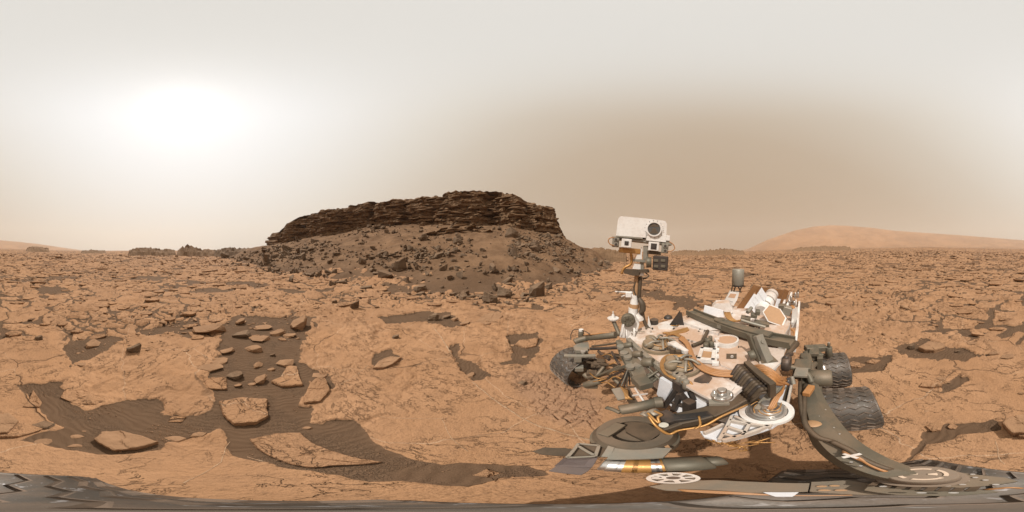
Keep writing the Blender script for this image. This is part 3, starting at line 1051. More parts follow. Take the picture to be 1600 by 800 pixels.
# clusters, mostly where the picture shows them
clus = fbm(xa / 1.7, ya / 1.7, 33, 3)
den = sstep(0.0, 0.9, clus) * 0.9 + 0.08
den *= 0.35 + 0.65 * (1 - tu)
den += 1.2 * np.exp(-((tx_ - 668) / 38) ** 2 - ((tu - 0.32) / 0.13) ** 2) + 0.9 * np.exp(-((tx_ - 580) / 22) ** 2 - ((tu - 0.85) / 0.14) ** 2)
den += 1.0 * np.exp(-((tx_ - 450) / 55) ** 2 - ((tu - 0.45) / 0.28) ** 2) + 0.9 * np.exp(-((tx_ - 860) / 34) ** 2 - ((tu - 0.6) / 0.3) ** 2) + 0.8 * np.exp(-((tx_ - 810) / 14) ** 2 - ((tu - 0.55) / 0.25) ** 2)
den *= 1 - 0.85 * np.exp(-((tx_ - 765) / 26) ** 2 - ((tu - 0.6) / 0.3) ** 2)
keep = rg_.uniform(0, 1, N) < den * 0.14
xa, ya, tpx, tu = xa[keep], ya[keep], tx_[keep], tu[keep]
zz = ground_z(xa, ya)
dist = np.hypot(xa, ya)
size = np.clip(np.exp(rg_.normal(-1.4, 0.72, len(xa))), 0.05, 1.7) * (0.75 + dist / 45)
order = np.argsort(-(size / dist))
CELLS = [(0, 450, 'left end'), (450, 560, 'middle left'), (560, 690, 'centre'), (690, 800, 'middle right'), (800, 1000, 'right end')]
LANDMARKS = [(395, 395, 'left tip of the slope'), (450, 400, 'dark left-end rubble'), (533, 438, 'dark tilted slab'), (572, 434, 'flat-topped dark slab'), (627, 405, 'rounded brown boulder'), (580, 358, 'notch in the cliff'),
             (661, 418, 'rock cluster'), (720, 360, 'low outcrop'), (735, 422, 'wedge-shaped rock'), (838, 455, 'largest dark boulder'), (818, 405, 'flat tilted rock'), (893, 420, 'pale squared rock'),
             (924, 404, 'blocky right-end rock'), (500, 385, 'left cliff half'), (860, 375, 'right cliff corner'), (657, 456, 'dark block at the foot'), (765, 395, 'bare sand below the alcove'), (470, 425, 'left foot of the slope'), (905, 440, 'right foot of the slope'), (775, 455, 'sandy foot of the slope')]
TALUS = []
for n_, i in enumerate(order[:300]):
    s = float(size[i])
    mesh = (ROCKS + BIGR)[int(rg_.integers(0, len(ROCKS) + len(BIGR)))]
    o = place('talus_rock', mesh, (xa[i], ya[i], zz[i]), (s, s * rg_.uniform(0.5, 0.9), s * rg_.uniform(0.45, 0.95)), rg_.uniform(0, 6.28), (rg_.uniform(-0.2, 0.2), rg_.uniform(-0.2, 0.2)))
    py_ = 400 - math.atan2(zz[i] - CH, dist[i]) * 800 / math.pi
    wpx = size[i] / dist[i] * 800 / math.pi
    sz_ = 'large' if wpx > 13 else ('mid-sized' if wpx > 8.5 else 'small')
    fl_ = 'rough' if mesh in BIGR else ('flat' if o.scale[2] < 0.62 * s else 'angular')
    ldx, ldy, lnm = min(((tpx[i] - q[0], py_ - q[1], q[2]) for q in LANDMARKS), key=lambda q: q[0] ** 2 + (1.6 * q[1]) ** 2)
    ud = 'upper ' if ldy < -9 else ('lower ' if ldy > 9 else '')
    way = (ud + ('left of' if ldx < 0 else 'right of')) if abs(ldx) > 7 else ('above' if ldy < 0 else 'below')
    lb_ = '%s %s slope rock, %s the %s' % (sz_, fl_, way, lnm)
    tag(o, lb_, 'rock', 'rocks on the butte slope')
    TALUS.append((float(tpx[i]), o))
by_label = {}
for q, o in sorted(TALUS, key=lambda e: e[0]):
    by_label.setdefault(o['label'], []).append(o)
ORD = ('leftmost', 'second from left', 'third from left', 'fourth from left', 'fifth from left', 'sixth from left', 'seventh from left')
for lb_, os_ in by_label.items():
    if len(os_) > 1:
        for o, w_ in zip(os_, ORD):
            o['label'] = lb_ + ', ' + w_


def scatter_stuff(name, mat, xs, ys, zs, sizes, flats, seed, tilt=0.25, npts=9, squash=0.75):
    """thousands of small stones as one mesh of real little hulls"""
    rg = np.random.default_rng(seed)
    protos = []
    pr = random.Random(seed)
    for k in range(10):
        m = hull('tmp', rock_pts(pr, 1.0, npts), mat)
        v = np.array([q.co[:] for q in m.vertices])
        m.calc_loop_triangles()
        f = np.array([t.vertices[:] for t in m.loop_triangles])
        bpy.data.meshes.remove(m)
        protos.append((v, f))
    VV, FF, base = [], [], 0
    for i in range(len(xs)):
        v, f = protos[int(rg.integers(0, 10))]
        a = rg.uniform(0, 6.28)
        ca, sa = math.cos(a), math.sin(a)
        w = v * (sizes[i], sizes[i] * squash, sizes[i] * flats[i])
        w = np.stack([w[:, 0] * ca - w[:, 1] * sa, w[:, 0] * sa + w[:, 1] * ca, w[:, 2]], 1)
        tx, ty = rg.uniform(-tilt, tilt, 2)
        w[:, 2] += w[:, 0] * tx + w[:, 1] * ty - 0.08 * sizes[i] * flats[i]
        VV.append(w + (xs[i], ys[i], zs[i]))
        FF.append(f + base)
        base += len(v)
    V, F = np.concatenate(VV), np.concatenate(FF)
    me = bpy.data.meshes.new(name)
    me.vertices.add(len(V))
    me.vertices.foreach_set('co', V.astype(np.float32).ravel())
    me.loops.add(len(F) * 3)
    me.loops.foreach_set('vertex_index', F.astype(np.int32).ravel())
    me.polygons.add(len(F))
    me.polygons.foreach_set('loop_start', (np.arange(len(F)) * 3).astype(np.int32))
    me.update()
    me.validate()
    me.materials.append(mat)
    return me


rest = order[300:]
me = scatter_stuff('talus_rubble', MAT_ROCK, xa[rest], ya[rest], zz[rest], size[rest], rg_.uniform(0.25, 0.8, len(rest)), 5)
tag(link(bpy.data.objects.new('talus_rubble', me)), 'small grey-brown stones strewn over the sandy slope', kind='stuff')

# ------------------------------------------------------------------ plates of the broken pavement, each a piece of the ground
pr = np.random.default_rng(21)
cand = 9000
pxs = pr.uniform(0, 1600, cand)
rad = 3.2 * np.exp(pr.uniform(0, 1, cand) * math.log(24 / 3.2))
xs, ys = rad * np.sin((pxs - 800) * np.pi / 800), rad * np.cos((pxs - 800) * np.pi / 800)
t_ = base_height(xs, ys)[1]
okk = (t_ < 0.03) & ~((pxs > 470) & (pxs < 1330) & (rad < 5.5)) & ~((pxs > 860) & (pxs < 1330) & (rad < 4.2))
okk &= (fbm(xs / 2.2, ys / 2.2, 17, 3) > -0.25)
xs, ys, rad, pxs = xs[okk], ys[okk], rad[okk], pxs[okk]
slab_lib = []
for k in range(16):
    n_ = int(pr.integers(5, 9))
    an = np.sort(pr.uniform(0, 6.28, n_))
    an = np.linspace(0, 6.28, n_, endpoint=False) + pr.uniform(-0.35, 0.35, n_)
    poly = [(0.5 * math.cos(a) * pr.uniform(0.75, 1.05), 0.33 * math.sin(a) * pr.uniform(0.75, 1.05)) for a in an]
    slab_lib.append(slab_mesh('bedrock_slab', poly, 0.10, 100 + k, MAT_SLAB, 0.012, 26, 0.03)[0])
gzv, plv = full_height(xs, ys)[:2]
taken = []
cnt = 0
for i in range(len(xs)):
    if cnt >= 300:
        break
    w = float(np.clip(rad[i] * 0.085, 0.28, 1.5) * pr.uniform(0.6, 1.5))
    if plv[i] < 0.5 and pr.uniform() < 0.75:
        continue
    if any((xs[i] - a) ** 2 + (ys[i] - b) ** 2 < (0.42 * (w + c)) ** 2 for a, b, c in taken):
        continue
    taken.append((xs[i], ys[i], w))
    o = place('bedrock_slab', slab_lib[int(pr.integers(0, 16))], (xs[i], ys[i], gzv[i] - 0.01), (w, w * pr.uniform(0.7, 1.1), w ** 0.5 * pr.uniform(0.32, 0.85)),
              -az_of(pxs[i]) + 0.35 * (1 if pxs[i] < 400 else -0.3) + pr.normal(0, 0.35), (pr.normal(0, 0.05), pr.normal(0, 0.05)), GROUND, 0)
    cnt += 1

# smaller flakes and far-off broken plates: too many to count
cand = 17000
pxs = pr.uniform(0, 1600, cand)
rad = 2.6 * np.exp(pr.uniform(0, 1, cand) ** 0.8 * math.log(95 / 2.6))
xs, ys = rad * np.sin((pxs - 800) * np.pi / 800), rad * np.cos((pxs - 800) * np.pi / 800)
t_ = base_height(xs, ys)[1]
cl2 = fbm(xs / 1.6, ys / 1.6, 117, 3)
okk = (t_ < 0.02) & (cl2 > -0.1 - 0.5 * sstep(8, 30, rad)) & ~((pxs > 860) & (pxs < 1330) & (rad < 4.2)) & ~((pxs > 470) & (pxs < 880) & (rad < 4.6) & (cl2 < 0.45))
xs, ys, rad = xs[okk], ys[okk], rad[okk]
sz = np.clip(rad * 0.017, 0.03, 0.9) * np.exp(pr.normal(0, 0.5, len(xs)))
me = scatter_stuff('pavement_rubble', MAT_TAN, xs, ys, ground_z(xs, ys), sz * 1.15, pr.uniform(0.07, 0.24, len(xs)), 8, 0.10, 9, 0.6)
tag(link(bpy.data.objects.new('pavement_rubble', me)), 'broken tan flakes strewn over the plain', kind='stuff')

# pebbles in the gravelly end of the sand channel and along the sand's edges
cand = 9000
gx, gy = [], []
for p in SAND_P[:2]:
    bx = [q[0] for q in p]
    by = [q[1] for q in p]
    ux, uy = pr.uniform(min(bx), max(bx), cand), pr.uniform(min(by), max(by), cand)
    k = (poly_sd(ux, uy, p) > 0.01) & (noise(ux * 2.5, uy * 2.5, 5) + 0.6 * noise(ux * 7, uy * 7, 6) > 0.25)
    gx.append(ux[k])
    gy.append(uy[k])
gx, gy = np.concatenate(gx)[:3500], np.concatenate(gy)[:3500]
me = scatter_stuff('gravel', MAT_TAN, gx, gy, ground_z(gx, gy), np.clip(np.exp(pr.normal(-4.75, 0.45, len(gx))), 0.004, 0.05), pr.uniform(0.4, 0.8, len(gx)), 9, 0.2, 7)
tag(link(bpy.data.objects.new('gravel', me)), 'fine gravel lying on the dark sand of the channel', kind='stuff')

# ------------------------------------------------------------------ pale mineral veins that stand out of the pavement
VM = Mat('vein', 0.9, 0, 0.2)
co = VM.coord()
MAT_VEIN = VM.out(VM.mix(VM.mapr(VM.noise(co, 25, 3), 0.4, 0.65), (0.34, 0.215, 0.13), (0.46, 0.32, 0.21)), VM.bump(VM.noise(co, 60, 3), 0.01))


def vein(pts, w, h):
    P = [at(px, py, 0) for px, py in pts]
    Q = []
    for a, b in zip(P[:-1], P[1:]):
        k = max(2, int((b - a).length / 0.03))
        for i in range(k):
            Q.append(a.lerp(b, i / k))
    Q.append(P[-1])
    zq = ground_z([q.x for q in Q], [q.y for q in Q])
    V, F = [], []
    for i, q in enumerate(Q):
        d = (Q[min(i + 1, len(Q) - 1)] - Q[max(i - 1, 0)]).normalized()
        s = Vector((-d.y, d.x, 0))
        ww = w * (0.6 + 0.7 * abs(mnoise.noise(Vector((q.x * 6, q.y * 6, 2)))))
        j = s * 0.012 * mnoise.noise(Vector((q.x * 9, q.y * 9, 7)))
        hh2 = h * (0.3 + 1.2 * abs(mnoise.noise(Vector((q.x * 11, q.y * 11, 4)))))
        for sgn, hz_ in ((-1, -0.02), (-0.5, hh2), (0.5, hh2 * 0.8), (1, -0.02)):
            V.append((q.x + j.x + s.x * ww * sgn, q.y + j.y + s.y * ww * sgn, zq[i] + hz_))
    for i in range(len(Q) - 1):
        for k in range(3):
            F.append((i * 4 + k, i * 4 + k + 1, i * 4 + k + 5, i * 4 + k + 4))
    m = bpy.data.meshes.new('mineral_vein')
    m.from_pydata(V, [], F)
    m.materials.append(MAT_VEIN)
    link(bpy.data.objects.new('mineral_vein', m), GROUND)


vein([(676, 512), (690, 530), (705, 555)], 0.018, 0.02)
vein([(738, 598), (752, 610), (772, 626), (804, 647), (830, 662), (870, 675), (902, 684), (925, 690)], 0.014, 0.016)
vein([(286, 755), (320, 738), (345, 722), (350, 706), (358, 690)], 0.005, 0.005)
vein([(385, 714), (405, 718), (420, 722)], 0.006, 0.006)
vein([(580, 651), (640, 655), (692, 654)], 0.005, 0.004)
vein([(692, 657), (705, 686), (720, 698), (731, 706)], 0.005, 0.004)
vein([(575, 572), (560, 586), (540, 598), (527, 606)], 0.007, 0.006)
vein([(1556, 690), (1560, 712), (1570, 726)], 0.005, 0.004)

# ================================================================== THE ROVER
C0 = Vector((0.60, 0.13, 0))
BU, RV = Vector((0.951, -0.309, 0)), Vector((0.309, 0.951, 0))      # rearward, rightward
UP = Vector((0, 0, 1))


def W(u, v, z):
    return C0 + BU * u + RV * v + UP * z


class MB:
    def __init__(self):
        self.V, self.F, self.S = [], [], []

    def add(self, vs, fs, smooth=False):
        b = len(self.V)
        self.V += [tuple(v) for v in vs]
        self.F += [tuple(i + b for i in f) for f in fs]
        self.S += [smooth] * len(fs)
        return self

    def box(self, c, ax, half, ch=0.12):
        """box with chamfered long edges (octagon section along the third axis)"""
        x, y, z = [a.normalized() * h for a, h in zip(ax, half)]
        m = min(half) * ch
        kx, ky, kz = 1 - m / half[0], 1 - m / half[1], 1 - m / half[2]
        vs, fs = [], []
        for sx in (-1, 1):
            for sy in (-1, 1):
                for sz in (-1, 1):
                    vs.append(c + x * sx + y * sy * ky + z * sz * kz)
                    vs.append(c + x * sx * kx + y * sy + z * sz * kz)
                    vs.append(c + x * sx * kx + y * sy * ky + z * sz)
        bm = bmesh.new()
        bv = [bm.verts.new(v) for v in vs]
        bmesh.ops.convex_hull(bm, input=bv)
        bm.verts.index_update()
        self.add([v.co.copy() for v in bm.verts], [[v.index for v in f.verts] for f in bm.faces])
        bm.free()
        return self

    def uvbox(self, u0, u1, v0, v1, z0, z1, ch=0.1):
        return self.box(W((u0 + u1) / 2, (v0 + v1) / 2, (z0 + z1) / 2), (BU, RV, UP), ((u1 - u0) / 2, (v1 - v0) / 2, (z1 - z0) / 2), ch)

    def cyl(self, p, q, r0, r1=None, n=20, cap=True, bevel=0.0):
        r1 = r0 if r1 is None else r1
        d = (q - p).normalized()
        a = d.orthogonal().normalized()
        b = d.cross(a)
        prof = [(p, r0), (q, r1)]
        if bevel:
            prof = [(p, r0 - bevel), (p + d * bevel, r0), (q - d * bevel, r1), (q, r1 - bevel)]
        vs, fs = [], []
        for c, r in prof:
            for k in range(n):
                t = 2 * math.pi * k / n
                vs.append(c + (a * math.cos(t) + b * math.sin(t)) * r)
        for i in range(len(prof) - 1):
            for k in range(n):
                fs.append((i * n + k, i * n + (k + 1) % n, (i + 1) * n + (k + 1) % n, (i + 1) * n + k))
        self.add(vs, fs, True)
        if cap:
            self.add(vs[:n], [tuple(reversed(range(n)))])
            self.add(vs[-n:], [tuple(range(n))])
        return self

    def tube(self, pts, r, n=8, sub=5, smooth=True):
        P = catmull(pts, sub)
        rad = r if isinstance(r, (list, tuple)) else None
        vs, fs = [], []
        prev = None
        for i, p in enumerate(P):
            d = (P[min(i + 1, len(P) - 1)] - P[max(i - 1, 0)]).normalized()
            a = d.orthogonal().normalized() if prev is None else (prev - d * prev.dot(d)).normalized()
            prev = a
            b = d.cross(a)
            rr_ = r if rad is None else float(np.interp(i / (len(P) - 1), np.linspace(0, 1, len(rad)), rad))
            for k in range(n):
                t = 2 * math.pi * k / n
                vs.append(p + (a * math.cos(t) + b * math.sin(t)) * rr_)
        for i in range(len(P) - 1):
            for k in range(n):
                fs.append((i * n + k, i * n + (k + 1) % n, (i + 1) * n + (k + 1) % n, (i + 1) * n + k))
        fs.append(tuple(reversed(range(n))))
        fs.append(tuple(range((len(P) - 1) * n, len(P) * n)))
        return self.add(vs, fs, smooth)

    def prism(self, poly, ext):
        n = len(poly)
        nrm = Vector((0, 0, 0))
        for i in range(n):
            nrm += poly[i].cross(poly[(i + 1) % n])
        if nrm.dot(ext) > 0:
            poly = list(reversed(poly))
        top, bot = list(poly), [p + ext for p in poly]
        fs = [tuple(range(n)), tuple(reversed(range(n, 2 * n)))]
        for i in range(n):
            fs.append((i, n + i, n + (i + 1) % n, (i + 1) % n))
        return self.add(top + bot, fs)

    def ring(self, c, nrm, r0, r1, h, n=36):
        d = nrm.normalized()
        a = d.orthogonal().normalized()
        b = d.cross(a)
        vs, fs = [], []
        for r, z in ((r1, 0), (r1, h), (r0, h), (r0, 0)):
            for k in range(n):
                t = 2 * math.pi * k / n
                vs.append(c + (a * math.cos(t) + b * math.sin(t)) * r + d * z)
        for i in range(4):
            for k in range(n):
                j = (i + 1) % 4
                fs.append((i * n + k, i * n + (k + 1) % n, j * n + (k + 1) % n, j * n + k))
        return self.add(vs, fs)

    def dome(self, c, nrm, r, h, n=28, m=6):
        d = nrm.normalized()
        a = d.orthogonal().normalized()
        b = d.cross(a)
        vs, fs = [], []
        for i in range(m):
            f = i / m * math.pi / 2
            for k in range(n):
                t = 2 * math.pi * k / n
                vs.append(c + (a * math.cos(t) + b * math.sin(t)) * r * math.cos(f) + d * h * math.sin(f))
        vs.append(c + d * h)
        for i in range(m - 1):
            for k in range(n):
                fs.append((i * n + k, i * n + (k + 1) % n, (i + 1) * n + (k + 1) % n, (i + 1) * n + k))
        for k in range(n):
            fs.append(((m - 1) * n + k, (m - 1) * n + (k + 1) % n, len(vs) - 1))
        return self.add(vs, fs, True)

    def build(self, name, mat, parent, origin=None, label=None):
        o0 = ROVER_O if origin is None else origin
        me = bpy.data.meshes.new(name)
        me.from_pydata([tuple(Vector(v) - o0) for v in self.V], [], self.F)
        me.polygons.foreach_set('use_smooth', self.S)
        bm = bmesh.new()
        bm.from_mesh(me)
        bmesh.ops.recalc_face_normals(bm, faces=bm.faces[:])
        bm.to_mesh(me)
        bm.free()
        me.materials.append(mat)
        o = link(bpy.data.objects.new(name, me), parent)
        if label:
            o['label'] = label
        return o


def catmull(pts, sub):
    if len(pts) < 3:
        return list(pts)
    P = [pts[0]] + list(pts) + [pts[-1]]
    out = []
    for i in range(1, len(P) - 2):
        a, b, c, d = P[i - 1], P[i], P[i + 1], P[i + 2]
        for k in range(sub):
            t = k / sub
            out.append(0.5 * ((2 * b) + (c - a) * t + (2 * a - 5 * b + 4 * c - d) * t * t + (3 * b - a - 3 * c + d) * t ** 3))
    out.append(P[-2])
    return out


def paint(name, col, rough=0.6, metal=0.0, dust=0.5, dcol=(0.42, 0.25, 0.15), scale=1.0, spec=0.4, scuff=None, edge=(0.36, 0.62)):
    """painted or bare metal with red dust lying on faces that look up"""
    M = Mat(name, rough, metal, spec)
    co = M.coord()
    g = M.n('ShaderNodeNewGeometry')
    sp = M.n('ShaderNodeSeparateXYZ')
    M.l(g.outputs['True Normal'], sp.inputs[0])
    a = M.noise(co, 5.0 * scale, 5, 0.62)
    f = M.noise(co, 45.0 * scale, 4, 0.7)
    c = M.mix(M.mapr(f, 0.35, 0.75, 0, 0.35), col, tuple(q * 0.7 for q in col))
    if scuff:
        c = M.mix(M.mapr(M.noise(M.scale(co, (30, 30, 30)), 1.0, 3, 0.8), 0.59, 0.66), c, scuff)
    up = M.mapr(sp.outputs[2], 0.3, 0.95, 0.25, 1.0)
    dm = M.math('MULTIPLY', M.math('MULTIPLY', M.mapr(a, edge[0], edge[1]), up), dust)
    dm2 = M.math('ADD', dm, M.math('MULTIPLY', M.mapr(f, 0.5, 0.8), 0.25 * dust))
    c = M.mix(dm2, c, dcol)
    if metal:
        M.l(M.math('SUBTRACT', metal, M.math('MULTIPLY', dm2, metal)), M.b.inputs['Metallic'])
    return M.out(c, M.bump(f, 0.002, 0.4))


M_WHITE = paint('white_paint', (0.68, 0.66, 0.63), 0.5, 0, 0.5)
M_DECK = paint('dusty_white_deck', (0.70, 0.655, 0.615), 0.6, 0, 0.95, (0.47, 0.315, 0.22), 0.6, edge=(0.32, 0.56))
M_GREY = paint('olive_grey_metal', (0.13, 0.116, 0.086), 0.55, 0.3, 0.45, (0.26, 0.17, 0.105))
M_LGREY = paint('light_grey_metal', (0.25, 0.235, 0.195), 0.5, 0.3, 0.4, (0.36, 0.24, 0.16))
M_DARK = paint('black_metal', (0.035, 0.032, 0.03), 0.5, 0.2, 0.25)
M_BROWN = paint('brown_dusty_metal', (0.085, 0.063, 0.042), 0.6, 0.25, 0.5, (0.17, 0.11, 0.068))
M_SILVER = paint('bare_aluminium', (0.62, 0.60, 0.57), 0.28, 0.95, 0.3)
M_KAPTON = paint('orange_cable_sleeve', (0.38, 0.175, 0.06), 0.5, 0.0, 0.6, spec=0.4)
M_GOLD = paint('amber_foil', (0.42, 0.22, 0.07), 0.4, 0.5, 0.3)
M_TAN = paint('tan_plate', (0.40, 0.235, 0.12), 0.6, 0.1, 0.5)
M_WHEEL = paint('machined_wheel_skin', (0.095, 0.083, 0.071), 0.5, 0.4, 0.7, (0.13, 0.092, 0.066), 2.2, 0.4, (0.27, 0.26, 0.26))
M_CLEAT = paint('dusty_cleat', (0.11, 0.088, 0.07), 0.6, 0.2, 0.8, (0.19, 0.13, 0.09), 2.0)
M_OLIVE = paint('dusty_olive_cover', (0.21, 0.175, 0.12), 0.6, 0.15, 0.7, (0.30, 0.20, 0.125))
M_PINK = paint('dust_covered_tile', (0.50, 0.31, 0.20), 0.85, 0, 0.5)
M_GLASS = paint('lens_glass', (0.05, 0.045, 0.04), 0.06, 0.0, 0.0, spec=1.0)
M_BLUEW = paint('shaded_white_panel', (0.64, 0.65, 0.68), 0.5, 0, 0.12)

ROVER = empty('mars_rover', tuple(C0))
tag(ROVER, 'white six-wheeled rover with a camera mast, dusty deck and cables', 'rover')
ROVER_O = C0.copy()


def mk(name, mat, parent=None, label=None):
    """small helper: with-less builder"""
    m = MB()
    m.done = lambda: m.build(name, mat, parent or ROVER, None, label)
    return m


# ------------------------------------------------------------------ wheels
def wheel_meshes():
    n, prof = 72, [(-0.20, 0.2455), (-0.192, 0.252), (-0.18, 0.2475), (-0.1, 0.2505), (0, 0.2515), (0.1, 0.2505), (0.18, 0.2475), (0.192, 0.252), (0.20, 0.2455), (0.196, 0.236), (0.1, 0.243), (0, 0.2435), (-0.1, 0.243), (-0.196, 0.236)]
    V, F = [], []
    for y, r in prof:
        for k in range(n):
            t = 2 * math.pi * k / n
            dent = 0.0016 * mnoise.noise(Vector((math.cos(t) * 5, math.sin(t) * 5, y * 14)))
            V.append((math.cos(t) * (r + dent), y, math.sin(t) * (r + dent)))
    m = len(prof)
    for i in range(m):
        for k in range(n):
            F.append((i * n + k, i * n + (k + 1) % n, ((i + 1) % m) * n + (k + 1) % n, ((i + 1) % m) * n + k))
    sh = bpy.data.meshes.new('wheel')
    sh.from_pydata(V, [], F)
    sh.polygons.foreach_set('use_smooth', [True] * len(F))
    sh.materials.append(M_WHEEL)
    # one zigzag cleat
    V, F = [], []
    ys = np.linspace(-0.188, 0.188, 9)
    amp = 0.052
    zig = [0, 1, 0, 1, 0, 1, 0, 1, 0]
    for y, zg in zip(ys, zig):
        for da, dr in ((-0.024, -0.002), (-0.011, 0.014), (0.011, 0.014), (0.024, -0.002)):
            t = zg * amp / 0.25 * 0.55 + da
            r = 0.2515 + dr - 0.09 * y * y
            V.append((math.cos(t) * r, float(y), math.sin(t) * r))
    for i in range(8):
        for k in range(3):
            F.append((i * 4 + k, i * 4 + k + 1, i * 4 + k + 5, i * 4 + k + 4))
    cl = bpy.data.meshes.new('cleat')
    cl.from_pydata(V, [], F)
    cl.materials.append(M_CLEAT)
    hb = MB()
    hb.cyl(Vector((0, -0.13, 0)), Vector((0, 0.17, 0)), 0.075, 0.075, 24, True, 0.01)
    hb.cyl(Vector((0, 0.17, 0)), Vector((0, 0.20, 0)), 0.05, 0.045, 20, True, 0.006)
    hub = hb
    sp = MB()
    pts = [Vector((0.07, 0.06, 0)), Vector((0.12, 0.055, 0.03)), Vector((0.18, 0.05, 0.035)), Vector((0.243, 0.05, 0.0))]
    sp.tube(pts, 0.011, 6, 4)
    return sh, cl, hub, sp


W_SH, W_CL, W_HUB, W_SP = wheel_meshes()
W_hub_m = W_sp_m = None


def wheel(u, v, steer=0.0, spin=0.0, label=None):
    global W_hub_m, W_sp_m
    c = W(u, v, 0.247) - ROVER_O
    w = link(bpy.data.objects.new('wheel', W_SH), ROVER)
    w.location = c
    yaw = math.atan2(RV.y, RV.x) - math.pi / 2 + steer
    w.rotation_euler = (0, spin, yaw)
    w.rotation_mode = 'XYZ'
    if label:
        w['label'] = label
    for k in range(24):
        o = link(bpy.data.objects.new('cleat', W_CL), w)
        o.rotation_euler = (0, 2 * math.pi * k / 24, 0)
    if W_hub_m is None:
        h = W_HUB.build('hub', M_GREY, w, Vector((0, 0, 0)))
        s = W_SP.build('spoke', M_LGREY, w, Vector((0, 0, 0)))
        W_hub_m, W_sp_m = h.data, s.data
        k0 = 1
    else:
        link(bpy.data.objects.new('hub', W_hub_m), w)
        k0 = 0
    for k in range(k0, 6):
        o = link(bpy.data.objects.new('spoke', W_sp_m), w)
        o.rotation_euler = (0, 2 * math.pi * k / 6, 0)
    return w


wheel(-0.37, -0.43, 0.05, 0.1, 'scuffed front wheel directly below the viewpoint')
wheel(0.62, -0.50, -0.05, 0.5)
wheel(1.36, -0.44, 0.05, 0.9)
wheel(-0.38, 1.66, 0.55, 0.3, 'front wheel with its dark hollow inside turned to view')
wheel(0.62, 1.66, 0, 0.2)
wheel(1.36, 1.6, 0, 0.7)

# ------------------------------------------------------------------ body and deck
b = mk('body', M_WHITE)
b.uvbox(0.06, 1.50, 0.05, 1.08, 0.68, 1.072, 0.08)
body = b.done()
b = mk('belly_pan', M_BROWN)
b.uvbox(0.1, 1.4, 0.1, 1.02, 0.56, 0.66)
b.done()


def dpoly(pts, z):
    return [at(px, py, z) for px, py in pts]


# deck sheet seen from above, traced at its own height
deck = mk('deck', M_DECK)
deck.prism([W(-0.02, 0.93, 1.10), W(0.0, 0.5, 1.10), W(-0.01, 0.12, 1.10), W(0.05, 0.02, 1.10), W(0.6, -0.005, 1.10), W(1.52, -0.005, 1.10), W(1.52, 1.125, 1.10), W(0.25, 1.125, 1.10), W(0.08, 1.05, 1.10)], Vector((0, 0, -0.03)))
DECK = deck.done()
# raised covers on the deck
b = mk('deck_cover', M_DECK)
b.prism(dpoly([(1063, 507), (1100, 516), (1094, 535), (1062, 527), (1050, 517)], 1.118), Vector((0, 0, -0.02)))
b.done()
b = mk('deck_cover', M_DECK)
b.prism(dpoly([(1080, 493), (1128, 512), (1122, 521), (1068, 503)], 1.13), Vector((0, 0, -0.035)))
b.done()
b = mk('deck_cover', M_DECK)
b.prism(dpoly([(1124, 546), (1160, 543), (1170, 552), (1166, 566), (1148, 578), (1126, 570), (1121, 556)], 1.116), Vector((0, 0, -0.02)))
b.done()
b = mk('deck_cover', M_DECK)
b.prism(dpoly([(1098, 588), (1130, 590), (1148, 604), (1132, 622), (1108, 622), (1072, 602), (1080, 592)], 1.117), Vector((0, 0, -0.02)))
b.done()
b = mk('deck_cover', M_WHITE)
b.prism(dpoly([(1190, 541), (1226, 545), (1224, 562), (1206, 578), (1188, 572), (1184, 556)], 1.116), Vector((0, 0, -0.02)))
b.done()
# rim strip along the front edge with fasteners
b = mk('edge_rail', M_LGREY)
b.box(W(-0.005, 0.5, 1.085), (RV, BU, UP), (0.44, 0.018, 0.022))
rail = b.done()
for k in range(9):
    b = mk('fastener', M_SILVER, rail)
    p = W(-0.008, 0.13 + k * 0.09, 1.107)
    b.cyl(p, p + UP * 0.008, 0.007, None, 8)
    b.done()
# dusty round cover with white rim, and white square frame
c = at(1136, 533, 1.12)
b = mk('round_cover', M_WHITE)
b.ring(c - UP * 0.02, UP, 0.078, 0.092, 0.04)
rc_ = b.done()
b = mk('cover_top', M_PINK, rc_)
b.cyl(c - UP * 0.02, c + UP * 0.012, 0.0775, None, 32)
b.done()
fr = [(1097, 546), (1116, 548), (1114, 564), (1092, 562)]
P4 = dpoly(fr, 1.13)
b = mk('target_frame', M_WHITE)
for i in range(4):
    p, q = P4[i], P4[(i + 1) % 4]
    b.box((p + q) / 2, (q - p, UP.cross(q - p), UP), ((q - p).length / 2 + 0.012, 0.012, 0.018))
tf = b.done()
b = mk('target_tile', M_TAN, tf)
b.prism([p - UP * 0.004 for p in P4], Vector((0, 0, -0.012)))
b.done()
b = mk('frame_arm', M_WHITE, tf)
p, q = at(1120, 530, 1.13), at(1118, 568, 1.12)
for t in (0.0, 0.25, 0.5, 0.75, 1.0):
    b.box(p.lerp(q, t), (q - p, UP.cross(q - p), UP), (0.012, 0.02, 0.014))
b.box((p + q) / 2, (q - p, UP.cross(q - p), UP), ((q - p).length / 2, 0.007, 0.01))
b.done()
mo = mk('deck_motor', M_GREY)
for px, py, r in ((1106, 531, 0.026), (1112, 536, 0.02), (1103, 538, 0.022), (1110, 527, 0.018)):
    p = at(px, py, 1.15)
    mo.cyl(p - UP * 0.05, p + UP * 0.012, r, r * 0.9, 14, True, 0.004)
mo.done()
